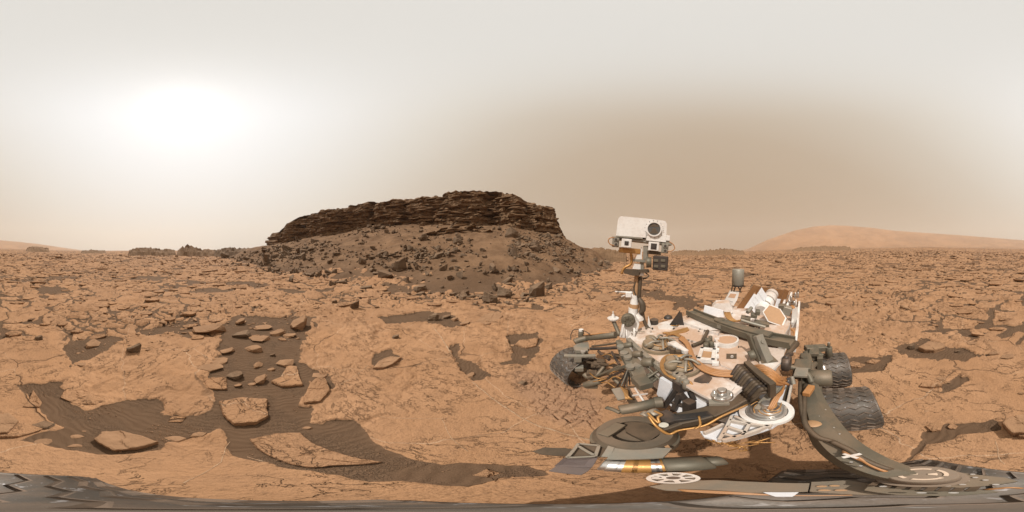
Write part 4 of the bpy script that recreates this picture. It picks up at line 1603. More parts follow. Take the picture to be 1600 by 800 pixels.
# small dark plaque with a white mark
P4 = dpoly([(1135, 552.5), (1151, 552.5), (1151, 560), (1135, 560)], 1.121)
b = mk('plaque', M_BROWN)
b.prism(P4, Vector((0, 0, -0.006)))
pq = b.done()
b = mk('mark', M_WHITE, pq)
for px0, px1, py0, py1 in ((1141.5, 1146, 555, 555.8), (1141.5, 1146, 557.6, 558.4), (1141.5, 1142.3, 555, 558.4), (1143.4, 1144.2, 556, 558.4), (1145.3, 1146, 555, 558.4)):
    b.prism(dpoly([(px0, py0), (px1, py0), (px1, py1), (px0, py1)], 1.1235), Vector((0, 0, -0.002)))
b.done()
# black fabric patch on the near cover
b = mk('black_patch', M_DARK)
b.prism(dpoly([(1085, 592), (1104, 582), (1113, 590), (1108, 597), (1096, 598), (1084, 595)], 1.124), Vector((0, 0, -0.008)))
b.done()

# grey trough across the deck
b = mk('trough', M_GREY)
p, q = at(1078, 488, 1.16), at(1239, 537, 1.15)
dv = (q - p).normalized()
sd_ = UP.cross(dv)
mid = (p + q) / 2
L2 = (q - p).length / 2
b.box(mid, (dv, sd_, UP), (L2, 0.055, 0.016))
b.box(mid + sd_ * 0.055 + UP * 0.012, (dv, sd_, UP), (L2, 0.008, 0.03))
b.box(mid - sd_ * 0.055 + UP * 0.012, (dv, sd_, UP), (L2 * 0.985, 0.008, 0.03))
trough = b.done()
b = mk('trough_lid', M_GREY, trough)
b.box(mid + dv * 0.16 + UP * 0.045, (dv, sd_, UP), (0.26, 0.045, 0.012))
b.cyl(mid - dv * 0.12 + UP * 0.05, mid - dv * 0.12 + UP * 0.062, 0.05, None, 20)
b.done()
b = mk('trough_label', M_LGREY, trough)
b.box(mid - dv * 0.06 - sd_ * 0.064 + UP * 0.015, (dv, sd_, UP), (0.022, 0.002, 0.018))
b.done()
# slanted post standing on the deck
b = mk('latch_post', M_LGREY)
p, q = at(1201, 565, 1.11), at(1184, 524, 1.30)
ax = (q - p).normalized()
side = ax.cross(UP).normalized()
b.box((p + q) / 2, (ax, side, ax.cross(side)), ((q - p).length / 2, 0.03, 0.02))
b.cyl(q - ax * 0.05 + ax.cross(side) * 0.018, q - ax * 0.05 - ax.cross(side) * 0.03, 0.015, None, 12)
post = b.done()
b = mk('post_brace', M_GREY, post)
b.box(at(1179, 545, 1.2), (ax, side, ax.cross(side)), (0.11, 0.01, 0.012))
b.box(at(1175, 543, 1.2), (ax, side, ax.cross(side)), (0.11, 0.008, 0.012))
b.prism([at(1190, 569, 1.112), at(1216, 566, 1.112), at(1204, 555, 1.112), at(1186, 556, 1.112)], UP * 0.012)
b.cyl(at(1170, 556, 1.16), at(1180, 553, 1.17), 0.035, None, 16, True, 0.004)
b.done()

# sample inlets: low round covers with swing arms
for (px, py, rad_) in ((1030, 538, 0.15), (1066, 571, 0.125)):
    c = at(px, py, 1.125)
    b = mk('sample_inlet', M_OLIVE)
    b.ring(c - UP * 0.03, UP, rad_ * 0.72, rad_ * 0.86, 0.03, 32)
    b.dome(c - UP * 0.01, UP, rad_ * 0.52, 0.035, 24, 5)
    b.cyl(c + RV * rad_ * 0.5 - BU * 0.03, c + RV * rad_ * 0.5 - BU * 0.03 + UP * 0.05, rad_ * 0.26, None, 20, True, 0.005)
    b.cyl(c - BU * rad_ * 0.5 + RV * 0.02, c - BU * rad_ * 0.5 + RV * 0.02 + UP * 0.045, rad_ * 0.3, None, 20, True, 0.005)
    inl = b.done()
    b = mk('swing_arm', M_LGREY, inl)
    for k in range(5):
        t0 = k * 1.2 + px
        p0 = c + BU * rad_ * 0.8 * math.cos(t0) + RV * rad_ * 0.8 * math.sin(t0) + UP * 0.02
        p1 = c + BU * rad_ * 0.15 * math.cos(t0 + 1) + RV * rad_ * 0.2 * math.sin(t0 + 1) + UP * 0.045
        b.tube([p0, (p0 + p1) / 2 + UP * 0.02, p1], 0.009, 6, 3)
    b.done()
    b = mk('inlet_wiring', M_GOLD, inl)
    for k in range(5):
        t0 = k * 1.3
        P = [c + BU * rad_ * (0.5 + 0.35 * math.sin(k + j)) * math.cos(t0 + j * 0.5) + RV * rad_ * (0.5 + 0.35 * math.cos(2 * k + j)) * math.sin(t0 + j * 0.5) + UP * (0.02 + 0.015 * (j % 2)) for j in range(4)]
        b.tube(P, 0.004, 5, 4)
    b.done()
b = mk('inlet_guard', M_WHITE)
b.prism(dpoly([(1043, 535), (1054, 532), (1076, 547), (1070, 549)], 1.15), Vector((0, 0, -0.03)))
b.done()
b = mk('deck_clamp', M_BROWN)
for px, py in ((1052, 548), (1060, 551), (1047, 545)):
    p = at(px, py, 1.13)
    b.cyl(p - UP * 0.03, p + UP * 0.02, 0.025, 0.02, 12)
b.done()

# cable bundles on the deck
cab = mk('cable_bundle', M_KAPTON)
main = [(1062, 527), (1072, 535), (1078, 547), (1083, 560), (1093, 571), (1108, 579), (1124, 583), (1145, 584)]
for k in range(7):
    o = [(k % 4) * 0.014 - 0.02, (k // 4) * 0.010]
    cab.tube([at(px, py, 1.125 + o[1]) + BU * o[0] + RV * o[0] * 0.6 for px, py in main], 0.0085, 6, 4)
cab.done()
cab = mk('cable_bundle', M_GOLD)
for k in range(3):
    s = k * 0.012
    cab.tube([at(px, py, 1.12) + RV * s for px, py in [(1080, 556), (1066, 557), (1048, 557), (1038, 565), (1037, 577), (1045, 588), (1056, 592)]], 0.007, 6, 4)
cab.done()
cab = mk('cable_bundle', M_GOLD)
for k in range(3):
    cab.tube([at(px, py, 1.12) + BU * (k * 0.012) for px, py in [(1035, 520), (1052, 522), (1066, 529)]], 0.007, 6, 4)
cab.done()
cab = mk('cable_conduit', M_BROWN)
cab.tube([at(px, py, 1.125) for px, py in [(1106, 517), (1102, 524), (1098, 533), (1090, 537), (1082, 540)]], 0.016, 8, 4)
cab.done()
b = mk('foil_strip', M_GOLD)
b.prism(dpoly([(1040, 520), (1074, 511), (1077, 515), (1072, 518), (1044, 523)], 1.127), Vector((0, 0, -0.01)))
b.done()

# round calibration post with a ring on the near corner
c = at(1128, 618, 1.12)
b = mk('corner_fitting', M_SILVER)
b.cyl(c - UP * 0.01, c + UP * 0.012, 0.045, None, 24, True, 0.003)
b.cyl(c + UP * 0.012, c + UP * 0.055, 0.02, None, 16, True, 0.004)
cf = b.done()
for k in range(5):
    b = mk('bolt', M_SILVER, cf)
    t = k * 1.26
    p = c + Vector((math.cos(t), math.sin(t), 0)) * 0.036
    b.cyl(p, p + UP * 0.022, 0.008, None, 8)
    b.done()
b = mk('corner_plate', M_LGREY)
b.prism(dpoly([(1107, 622), (1136, 621), (1140, 630), (1108, 631)], 1.107), Vector((0, 0, -0.02)))
b.done()

# dark ribbed cable carrier with orange cables
b = mk('carrier_bar', M_BROWN)
p, q = at(1166, 566, 1.2), at(1206, 600, 1.17)
dv = (q - p).normalized()
b.box((p + q) / 2, (dv, UP.cross(dv), UP), ((q - p).length / 2, 0.016, 0.012))
b.box(q - UP * 0.05, (dv, UP.cross(dv), UP), (0.01, 0.016, 0.06))
carrier = b.done()
for k in range(11):
    t = k / 10
    p = at(1163, 570, 1.17).lerp(at(1203, 606, 1.12), t)
    q = at(1142, 588, 1.13).lerp(at(1174, 622, 1.05), t)
    m_ = (p + q) / 2 + UP * 0.035
    b = mk('carrier_rib', M_BROWN if k % 3 else M_DARK, carrier)
    b.tube([p, m_ + (p - m_) * 0.3, m_, q], [0.010, 0.014, 0.014, 0.009], 6, 3)
    b.tube([p - UP * 0.04, m_ - UP * 0.035, q - UP * 0.03], 0.01, 5, 3)
    b.done()
cab = mk('orange_cables', M_KAPTON)
orr = random.Random(2)
for k in range(10):
    p = at(1178 + k * 2.6, 572 + k * 3.2, 1.15)
    q = at(1228 + orr.uniform(-4, 4), 590 + orr.uniform(-6, 12), 0.98)
    m_ = at(1212 + orr.uniform(-4, 8), 586 + k * 1.8, 1.12)
    cab.tube([p, p.lerp(m_, 0.5) + UP * 0.04, m_, q], 0.009, 6, 4)
cab.done()

# small fasteners and clips all over the deck
dr = random.Random(31)
for k in range(46):
    u_, v_ = dr.uniform(0.03, 0.95), dr.uniform(0.04, 1.08)
    b = mk('deck_bolt', dr.choice((M_DARK, M_SILVER, M_GREY)), DECK)
    p = W(u_, v_, 1.10)
    h_ = dr.uniform(0.018, 0.026)
    b.cyl(p, p + UP * h_, dr.uniform(0.005, 0.010), None, 8)
    b.done()
for k in range(5):
    u_, v_ = dr.uniform(0.05, 0.9), dr.uniform(0.1, 1.0)
    b = mk('deck_wire', dr.choice((M_BROWN, M_GOLD, M_LGREY)), DECK)
    P = [W(u_, v_, 1.122)]
    a_ = dr.uniform(0, 6.28)
    for j in range(4):
        a_ += dr.uniform(-0.9, 0.9)
        u_, v_ = u_ + 0.05 * math.cos(a_), v_ + 0.05 * math.sin(a_)
        P.append(W(u_, v_, 1.124 + dr.uniform(0, 0.01)))
    b.tube(P, 0.0045, 5, 3)
    b.done()


def pm(d):
    return d * math.pi / 800


def CF(px, roll=0.0):
    """axes of something that faces the viewpoint: right, away, up"""
    a = az_of(px)
    rt, fw = Vector((math.cos(a), -math.sin(a), 0)), Vector((math.sin(a), math.cos(a), 0))
    if roll:
        c, s = math.cos(roll), math.sin(roll)
        return rt * c - UP * s, fw, UP * c + rt * s
    return rt, fw, UP.copy()


def fbox(b, px, py, d, w, h, dep, roll=0.0, ch=0.12):
    rt, fw, up = CF(px, roll)
    k = pm(d)
    b.box(atd(px, py, d) + fw * dep / 2, (rt, fw, up), (w * k / 2, dep / 2, h * k / 2), ch)


def fpoly(b, pts, d, dep):
    cx = sum(p[0] for p in pts) / len(pts)
    rt, fw, up = CF(cx)
    o = atd(cx, 400, d)
    P = []
    for px, py in pts:
        q = atd(px, py, 1.0) - Vector((0, 0, CH))
        t = d / q.dot(fw)
        P.append(Vector((0, 0, CH)) + q * t)
    b.prism(P, fw * dep)


HD = 1.55
M_PLANK = paint('bronze_plank', (0.24, 0.115, 0.045), 0.5, 0.2, 0.3)
M_PANEL = paint('clean_white_panel', (0.78, 0.79, 0.81), 0.45, 0, 0.1)
M_HUB = paint('hub_cover', (0.20, 0.155, 0.115), 0.7, 0, 0.4, (0.26, 0.18, 0.125))
M_MARK = paint('pale_mark', (0.60, 0.47, 0.36), 0.7, 0, 0.2)
M_FORK = paint('dusty_grey_fork', (0.17, 0.145, 0.11), 0.6, 0.2, 0.6, (0.25, 0.17, 0.11))
ROLL = R(5)
# ------------------------------------------------------------------ mast
b = mk('mast', M_BROWN)
b.tube([atd(1001, 432, 1.66), atd(1000, 445, 1.66), atd(998, 470, 1.66)], 0.019, 12, 3)
b.tube([atd(998, 466, 1.64), atd(1003, 474, 1.62), atd(1004, 484, 1.61), atd(999, 489, 1.6)], [0.02, 0.032, 0.032, 0.02], 10, 4)
b.tube([atd(1003, 486, 1.63), atd(1006, 500, 1.62), atd(1012, 512, 1.6), atd(1022, 516, 1.56)], [0.022, 0.018, 0.018, 0.012], 8, 4)
MAST = b.done()
b = mk('mast_tube', M_TAN, MAST)
b.cyl(atd(995, 430, 1.68), atd(993, 464, 1.68), 0.024, 0.028, 14)
b.done()
b = mk('mast_collar', M_WHITE, MAST)
b.cyl(atd(991, 475, 1.64), atd(990.5, 462, 1.64), 0.043, 0.03, 20)
b.cyl(atd(989, 492, 1.64), atd(990, 480, 1.64), 0.048, 0.05, 20)
b.dome(atd(994, 498, 1.64), UP, 0.085, 0.07, 22, 5)
b.done()
b = mk('mast_band', M_TAN, MAST)
b.cyl(atd(990.5, 480.5, 1.64), atd(991, 474.5, 1.64), 0.051, 0.047, 20)
b.done()
b = mk('wind_boom', M_WHITE, MAST)
b.cyl(atd(961, 455.5, 1.62), atd(988, 457, 1.62), 0.0075, 0.0095, 10)
b.cyl(atd(971, 463.5, 1.6), atd(976, 461.5, 1.62), 0.006, None, 8)
fbox(b, 982, 461, 1.6, 9, 8, 0.05)
b.tube([atd(984, 456, 1.63), atd(988, 462, 1.62), atd(992, 468, 1.62)], 0.014, 8, 3)
boom = b.done()
b = mk('boom_tip', M_BROWN, boom)
b.cyl(atd(965, 455.7, 1.62), atd(970.5, 456, 1.62), 0.0092, None, 10)
b.done()
b = mk('mast_cable', M_BROWN, MAST)
b.tube([atd(993, 440, 1.66), atd(990, 450, 1.65), atd(992, 458, 1.64), atd(996, 466, 1.64)], 0.008, 6, 4)
b.tube([atd(1008, 426, 1.6), atd(1014, 431, 1.6), atd(1008, 434, 1.6), atd(1002, 434, 1.62)], 0.006, 6, 4)
b.done()
# joint below the mast
b = mk('mast_joint', M_GREY)
p = atd(981.5, 502, 1.42)
rt, fw, up = CF(981)
b.cyl(p, p + fw * 0.07, 0.062, None, 26, True, 0.008)
for k in range(7):
    t = k * 0.9
    q = p + rt * 0.036 * math.cos(t) + UP * 0.036 * math.sin(t) - fw * 0.01
    b.cyl(q, q + fw * 0.02, 0.013, 0.016, 10)
joint = b.done()
b = mk('joint_housing', M_WHITE, joint)
fpoly(b, [(968, 527), (972, 506), (980, 498), (992, 497), (999, 506), (994, 524), (991, 529)], 1.47, 0.13)
b.done()
b = mk('joint_strut', M_WHITE, joint)
b.tube([atd(971, 526, 1.40), atd(975, 505, 1.42), atd(977, 498, 1.46)], 0.008, 6, 3)
b.tube([atd(991, 529, 1.38), atd(991, 512, 1.41)], 0.009, 6, 3)
b.tube([atd(979, 530, 1.36), atd(979, 515, 1.4)], 0.006, 6, 3)
b.done()
# low round cup left of the mast
b = mk('sensor_cup', M_WHITE)
p = atd(958, 498, 1.62)
b.cyl(p - UP * 0.02, p + UP * 0.012, 0.04, 0.06, 20, True, 0.004)
b.cyl(p + UP * 0.012, p + UP * 0.05, 0.02, 0.012, 12)
b.cyl(p + UP * 0.05, p + UP * 0.085, 0.006, None, 8)
cup = b.done()
b = mk('cup_stem', M_GREY, cup)
b.tube([p - UP * 0.02, atd(963, 512, 1.58), atd(968, 524, 1.52)], 0.02, 8, 3)
b.done()

# ------------------------------------------------------------------ mast head
b = mk('mast_head', M_WHITE)
fpoly(b, [(962.5, 368), (965.5, 344), (967, 340), (970, 338), (1036, 344.5), (1040, 346), (1042, 350), (1040.5, 378.5), (1009, 375.5), (1009, 371.5)], HD, 0.22)
fbox(b, 1043.5, 372, HD + 0.02, 7, 8.5, 0.1, ROLL)
HEAD = b.done()
b = mk('head_seam', M_LGREY, HEAD)
fpoly(b, [(1009, 374), (1009.4, 362.5), (1010.2, 362.5), (1009.8, 374)], HD - 0.003, 0.006)
fpoly(b, [(962.5, 368.2), (1004, 371.2), (1004, 373.5), (962, 370)], HD - 0.006, 0.02)
b.done()
wc = atd(1022, 358, HD)
rt, fw, up = CF(1022)
b = mk('window_ring', M_WHITE, HEAD)
b.ring(wc + fw * 0.01, -fw, 0.061, 0.073, 0.024, 40)
b.done()
b = mk('window', M_GLASS, HEAD)
b.cyl(wc + fw * 0.004, wc - fw * 0.002, 0.062, None, 36)
b.done()
b = mk('window_shapes', M_BROWN, HEAD)  # flat brown disc and wedges laid on the window glass
b.cyl(wc - fw * 0.0022 - UP * 0.012, wc - fw * 0.004 - UP * 0.012, 0.022, None, 18)
b.prism([wc - fw * 0.0022 + rt * x + UP * z for x, z in ((-0.045, -0.042), (0.045, -0.042), (0.02, -0.012), (-0.02, -0.012))], -fw * 0.002)
b.prism([wc - fw * 0.0022 + rt * x + UP * z for x, z in ((-0.052, 0.022), (0.052, 0.022), (0.03, 0.05), (-0.03, 0.05))], -fw * 0.002)
b.done()
for k in range(14):
    t = R(-60 + k * 360 / 14)
    b = mk('screw', M_DARK, HEAD)
    q = wc + rt * 0.088 * math.cos(t) + UP * 0.086 * math.sin(t)
    if (q - atd(1003, 358, HD)).dot(UP) > -0.13:
        b.cyl(q + fw * 0.001, q - fw * 0.004, 0.0035, None, 6)
        b.done()
# base plate and eyes below the head
b = mk('head_base', M_LGREY, HEAD)
fpoly(b, [(956, 369), (1040, 377), (1050, 379), (1050, 383), (1036, 382), (958, 373.5)], HD + 0.02, 0.16)
b.done()
for px, py, lx in ((979, 380, 16), (1021.5, 385, 17)):
    b = mk('mast_camera', M_WHITE, HEAD)
    rt, fw, up = CF(px, ROLL)
    k = pm(HD - 0.04)
    c = atd(px, py, HD - 0.04)
    b.box(c + fw * 0.07, (rt, fw, up), (lx * k / 2, 0.07, 14 * k / 2))
    e = b.done()
    b = mk('lens', M_DARK, e)
    s = 3.2 if px < 1000 else 4.6
    b.box(c + fw * 0.0, (rt, fw, up), (s * k, 0.004, s * k))
    b.cyl(c - fw * 0.004, c - fw * 0.008, s * k * 0.6, None, 16)
    b.done()
for px, py in ((962, 378), (1039, 388)):
    b = mk('navigation_camera', M_LGREY, HEAD)
    fbox(b, px, py, HD, 11, 15, 0.10, ROLL)
    rt, fw, up = CF(px, ROLL)
    for dy in (-3.6, 3.8):
        c = atd(px + 0.5, py + dy, HD)
        b.cyl(c - fw * 0.02, c + fw * 0.02, 0.02, 0.022, 16)
    e = b.done()
    for dy in (-3.6, 3.8):
        b = mk('lens', M_DARK, e)
        c = atd(px + 0.5, py + dy, HD - 0.021)
        b.cyl(c - fw * 0.002, c + fw * 0.004, 0.0125, None, 12)
        b.done()
b = mk('cable_loop', M_KAPTON, HEAD)
b.tube([atd(960, 371, HD), atd(953, 372, HD), atd(950.5, 377, HD), atd(954, 382, HD), atd(960, 383.5, HD)], 0.005, 6, 5)
b.done()
b = mk('cable_loop', M_KAPTON, HEAD)
b.tube([atd(1046, 378, HD), atd(1052, 382, HD), atd(1054, 388, HD), atd(1050, 392, HD), atd(1043, 392.5, HD)], 0.005, 6, 5)
b.done()
b = mk('foil_wrap', M_GOLD, HEAD)
fbox(b, 984, 391.5, HD + 0.05, 34, 8, 0.08, ROLL)
b.tube([atd(986, 395, HD + 0.05), atd(987, 408, HD + 0.06), atd(984, 414, HD + 0.06), atd(975, 419, HD + 0.06), atd(971, 428, HD + 0.06)], 0.014, 7, 4)
b.done()
b = mk('neck', M_WHITE, HEAD)
fpoly(b, [(1003, 385), (1003, 405), (992, 405), (997, 396)], HD + 0.06, 0.06)
fpoly(b, [(991, 412), (1001, 413), (1001, 421), (988, 420)], HD + 0.06, 0.06)
fbox(b, 1002, 427, HD + 0.06, 8, 8, 0.05)
b.done()
b = mk('neck_bracket', M_LGREY, HEAD)
fbox(b, 998, 407.5, HD + 0.05, 22, 4, 0.09, ROLL)
fbox(b, 1009, 395, HD + 0.05, 8, 22, 0.08)
fbox(b, 1003, 413.5, HD + 0.07, 6, 16, 0.05)
b.done()
b = mk('neck_plate', M_BROWN, HEAD)
fpoly(b, [(974, 423), (977, 420.5), (1000, 422), (1000, 430), (989, 431), (975, 427)], HD + 0.05, 0.06)
fpoly(b, [(998, 421), (1014, 422), (1015, 426), (998, 426)], HD + 0.03, 0.1)
b.done()
b = mk('pan_motor', M_GREY, HEAD)
c = atd(1013, 410, HD + 0.02)
rt, fw, up = CF(1013)
b.cyl(c - rt * 0.02, c + rt * 0.03, 0.05, None, 20, True, 0.004)
b.done()
b = mk('flash_unit', M_DARK, HEAD)
fbox(b, 1032, 411, HD - 0.01, 24, 23, 0.13, R(4))
fu = b.done()
for dx, dy in ((-6, 5), (5, 5), (-6, -4), (5, -4)):
    b = mk('vent', M_GREY, fu)
    fbox(b, 1031 + dx, 411 + dy, HD - 0.018, 7, 4, 0.012, R(4))
    b.done()
b = mk('camera_hood', M_BROWN, HEAD)
fbox(b, 1022, 395, HD - 0.0, 22, 5, 0.1, ROLL)
b.done()

# ------------------------------------------------------------------ deck clutter behind the mast
b = mk('dark_tarp', M_DARK)
for pts in ([(1046, 508), (1062, 486), (1066, 492), (1058, 512)], [(1054, 513), (1065, 488), (1069, 509)]):
    fpoly(b, pts, 1.62, 0.02)
b.done()
b = mk('deck_mirror', M_DARK)
c = atd(1022, 503, 1.7)
b.cyl(c - UP * 0.05, c + UP * 0.03, 0.045, None, 20)
b.done()
b = mk('deck_dome', M_DARK)
b.dome(atd(1044, 497, 1.85), UP, 0.05, 0.04, 18, 4)
b.done()
b = mk('deck_fin', M_WHITE)
fpoly(b, [(1013, 493), (1017, 508), (1015, 512), (1012, 508)], 1.62, 0.01)
b.done()
b = mk('deck_tray', M_WHITE)
fpoly(b, [(1028, 510), (1040, 506), (1052, 512), (1046, 520), (1030, 517)], 1.55, 0.03)
b.done()

# ------------------------------------------------------------------ power source at the rear
RB = 2.15
b = mk('generator', M_WHITE)
p0, p1 = atd(1190, 486, 1.95), atd(1207, 459, 2.4)
b.cyl(p0, p1, 0.095, None, 26, True, 0.02)
GEN = b.done()
dv = (p1 - p0).normalized()
sa = dv.cross(UP).normalized()
ub = sa.cross(dv)
for t in (0.2, 0.5, 0.8):
    b = mk('band', M_SILVER, GEN)
    c = p0.lerp(p1, t)
    b.cyl(c - dv * 0.012, c + dv * 0.012, 0.099, None, 26)
    b.done()
b = mk('heat_panel', M_PANEL)
fpoly(b, [(1190, 449), (1199, 463), (1182, 493), (1170, 478)], 2.0, 0.012)
hp_ = b.done()
for k in range(3):
    b = mk('panel_seam', M_LGREY, hp_)
    t = 0.25 + 0.25 * k
    a_ = (1189 + (1171 - 1189) * t, 450 + 28 * t)
    c_ = (1198 + (1181 - 1198) * t, 463 + 29 * t)
    fpoly(b, [a_, c_, (c_[0] + 0.4, c_[1] + 0.7), (a_[0] + 0.4, a_[1] + 0.7)], 1.997, 0.004)
    b.done()
b = mk('heat_panel', M_PANEL)
fpoly(b, [(1178, 459), (1184, 462), (1171, 482), (1163, 481)], 2.12, 0.012)
b.done()
b = mk('heat_panel', M_PANEL)
fpoly(b, [(1214, 467), (1222, 468), (1218, 482), (1210, 480)], 2.15, 0.012)
b.done()
b = mk('side_plank', M_PLANK)
fpoly(b, [(1178, 445), (1185, 447.5), (1157, 489), (1148, 486)], 2.25, 0.05)
b.done()
b = mk('side_plank', M_PLANK)
fpoly(b, [(1226, 452), (1233, 455), (1223, 486), (1216, 482)], 2.1, 0.05)
b.done()
b = mk('rear_panel', M_PLANK)
fpoly(b, [(1181, 447), (1230, 454), (1226, 476), (1180, 470)], 2.62, 0.02)
b.done()
# white rack at the rear left
b = mk('side_rail', M_WHITE)
for (q0, q1) in (((1231, 456, 2.3), (1222, 483, 1.95)), ((1237, 458, 2.3), (1229, 482, 1.95)), ((1249, 472, 2.2), (1246, 512, 1.62)), ((1244, 470, 2.25), (1238, 506, 1.7)), ((1246, 512, 1.62), (1241, 548, 1.22))):
    a_, c_ = atd(*q0), atd(*q1)
    b.box((a_ + c_) / 2, (c_ - a_, UP.cross(c_ - a_), (c_ - a_).cross(UP.cross(c_ - a_))), ((c_ - a_).length / 2, 0.012, 0.02))
rail2 = b.done()
b = mk('rail_panel', M_WHITE, rail2)
fpoly(b, [(1238, 484), (1247, 480), (1245, 512), (1236, 512)], 1.75, 0.02)
b.done()
b = mk('rack_motor', M_SILVER)
for px, py, r in ((1236, 468, 0.02), (1241, 476, 0.024), (1243, 463, 0.014), (1247, 462, 0.012), (1233, 474, 0.02)):
    c = atd(px, py, 2.05)
    b.cyl(c - UP * 0.03, c + UP * 0.05, r, r * 0.8, 12, True, 0.003)
b.done()
b = mk('cable_bundle', M_KAPTON)
for k in range(4):
    b.tube([atd(1236 + k, 478, 2.0), atd(1240 + k, 484, 1.95), atd(1236 + k, 490, 1.9)], 0.012, 6, 3)
b.done()
b = mk('cable_bundle', M_KAPTON)
for k in range(3):
    b.tube([atd(1236 + k, 515, 1.55), atd(1243 - k, 520, 1.5), atd(1240 - k, 530, 1.4), atd(1233 + k, 540, 1.3), atd(1230, 552, 1.2)], 0.009, 6, 3)
b.done()
# six-sided antenna
b = mk('hexagon_antenna', M_WHITE)
c = atd(1210, 492, 1.72)
nrm = ((Vector((0, 0, CH)) - c).normalized() + UP * 0.25).normalized()
ax = UP.cross(nrm).normalized()
ay = nrm.cross(ax)
k = pm(1.72)
hexp = [(-10, 22), (12, 16), (19, -4), (12, -22), (-6, -18), (-19, 4)]
hexp = [(-9, 19), (9, 11.5), (19, -6), (12.5, -20), (-10, -11.5), (-19, 5.5)]
b.prism([c + ax * x * k + ay * y * k for x, y in hexp], -nrm * 0.035)
HGA = b.done()
b = mk('antenna_face', M_TAN, HGA)
b.prism([c + nrm * 0.003 + ax * x * k * 0.88 + ay * y * k * 0.88 for x, y in hexp], -nrm * 0.006)
b.done()
b = mk('antenna_mount', M_GREY, HGA)
q = c - nrm * 0.06
b.cyl(c - nrm * 0.05, c - nrm * 0.12, 0.05, None, 16)
b.box(atd(1222, 482, 1.8), CF(1222), (0.04, 0.04, 0.05))
b.tube([q - nrm * 0.05, W(1.25, 0.2, 1.22), W(1.2, 0.22, 1.1)], 0.03, 8, 3)
b.done()
b = mk('antenna_gimbal', M_LGREY)
fbox(b, 1229, 487, 1.75, 14, 14, 0.1, R(20))
c2 = atd(1229, 487, 1.74)
b.done()
b = mk('gear_housing', M_GREY)
for px, py, w, h in ((1165, 500, 15, 6), (1178, 495, 10, 6), (1190, 507, 24, 4), (1206, 515, 30, 4), (1184, 490, 7, 7)):
    fbox(b, px, py, 1.62, w, h, 0.09, R(12))
gh = b.done()
b = mk('gear_shaft', M_LGREY, gh)
b.cyl(atd(1158, 500, 1.58), atd(1196, 511, 1.54), 0.016, None, 12)
b.cyl(atd(1168, 488, 1.62), atd(1174, 481, 1.7), 0.02, None, 12)
b.done()
b = mk('gear_box', M_BROWN, gh)
fbox(b, 1192, 512, 1.6, 44, 5, 0.08, R(12))
b.done()
b = mk('cable_bundle', M_GOLD)
for k in range(5):
    b.tube([atd(1132 + 2 * k, 488, 1.82), atd(1136 + 2 * k, 497, 1.74), atd(1146 + 2 * k, 502, 1.7), atd(1158 + 2 * k, 500 - k, 1.68)], 0.009, 6, 3)
b.done()
# grey can antenna on a splayed stand
b = mk('can_antenna', M_LGREY)
p = atd(1153, 445, 2.3)
b.cyl(p, atd(1153.5, 420.5, 2.3), 0.086, 0.086, 30, True, 0.006)
CAN = b.done()
b = mk('can_base', M_DARK, CAN)
b.cyl(p - UP * 0.018, p, 0.084, None, 26)
b.done()
for (x0, x1) in ((1145, 1142), (1150, 1146), (1152, 1158), (1160, 1155)):
    b = mk('stand_leg', M_BROWN, CAN)
    b.cyl(atd(x0, 445, 2.26), atd(x1, 457, 2.28), 0.009, None, 8)
    b.done()
b = mk('antenna_bracket', M_WHITE)
fpoly(b, [(1140, 456), (1155, 457), (1152, 468), (1146, 478), (1131, 472)], 2.24, 0.10)
br = b.done()
b = mk('bracket_pocket', M_PINK, br)
fpoly(b, [(1141.5, 458.5), (1151, 459.5), (1147.5, 466), (1137.5, 464.5)], 2.238, 0.004)
b.done()
for k in range(6):
    b = mk('bracket_hole', M_DARK, br)
    c = atd(1134.5 + k * 1.9, 469.2 + k * 0.5, 2.238)
    b.cyl(c, c + Vector((0, 0, 0.002)) - CF(1140)[1] * 0.003, 0.005, None, 8)
    b.done()
b = mk('white_flap', M_PANEL)
fpoly(b, [(1101, 477), (1130, 485), (1132, 503), (1098, 493)], 1.9, 0.012)
b.done()
b = mk('vent_box', M_DECK)
fpoly(b, [(1118, 474), (1140, 474), (1146, 486), (1137, 497), (1131, 486), (1112, 480)], 1.98, 0.16)
b.done()

# ------------------------------------------------------------------ left suspension
def beam(b, a_, c_, w, h, ch=0.15):
    d_ = c_ - a_
    s_ = UP.cross(d_).normalized()
    b.box((a_ + c_) / 2, (d_, s_, d_.cross(s_)), (d_.length / 2, w, h), ch)


b = mk('rocker_arm', M_GREY)
P = [at(1258, 556, 0.86), at(1262, 590, 0.84), at(1270, 625, 0.82), at(1284, 660, 0.80), at(1304, 690, 0.78), at(1338, 716, 0.76), at(1385, 736, 0.72), at(1420, 744, 0.68)]
b.tube(P, [0.052, 0.056, 0.064, 0.07, 0.07, 0.064, 0.056, 0.05], 6, 5, False)
ROCK = b.done()
for k, (px, py) in enumerate(((1281, 650), (1290, 640), (1303, 668), (1312, 678), (1296, 655), (1320, 700), (1287, 668), (1330, 722), (1345, 728))):
    b = mk('rivet', M_SILVER, ROCK)
    c = at(px, py, 0.862 - 0.004 * k)
    b.cyl(c - UP * 0.03, c + UP * 0.001, 0.004, None, 8)
    b.done()
b = mk('rocker_patch', M_TAN, ROCK)
c = at(1270, 661, 0.86)
b.dome(c - UP * 0.006, UP + BU * 0.2, 0.035, 0.008, 18, 3)
b.done()
b = mk('rocker_cable', M_BROWN, ROCK)
b.tube([at(1258, 600, 0.9), at(1256, 640, 0.88), at(1258, 662, 0.87), at(1276, 682, 0.86), at(1300, 690, 0.85), at(1330, 705, 0.84)], 0.013, 7, 5)
b.tube([at(1253, 560, 0.9), at(1250, 600, 0.9), at(1252, 640, 0.88), at(1262, 670, 0.86)], 0.012, 7, 5)
b.tube([at(1300, 690, 0.86), at(1325, 702, 0.85), at(1345, 716, 0.83), at(1390, 734, 0.78)], 0.012, 7, 5)
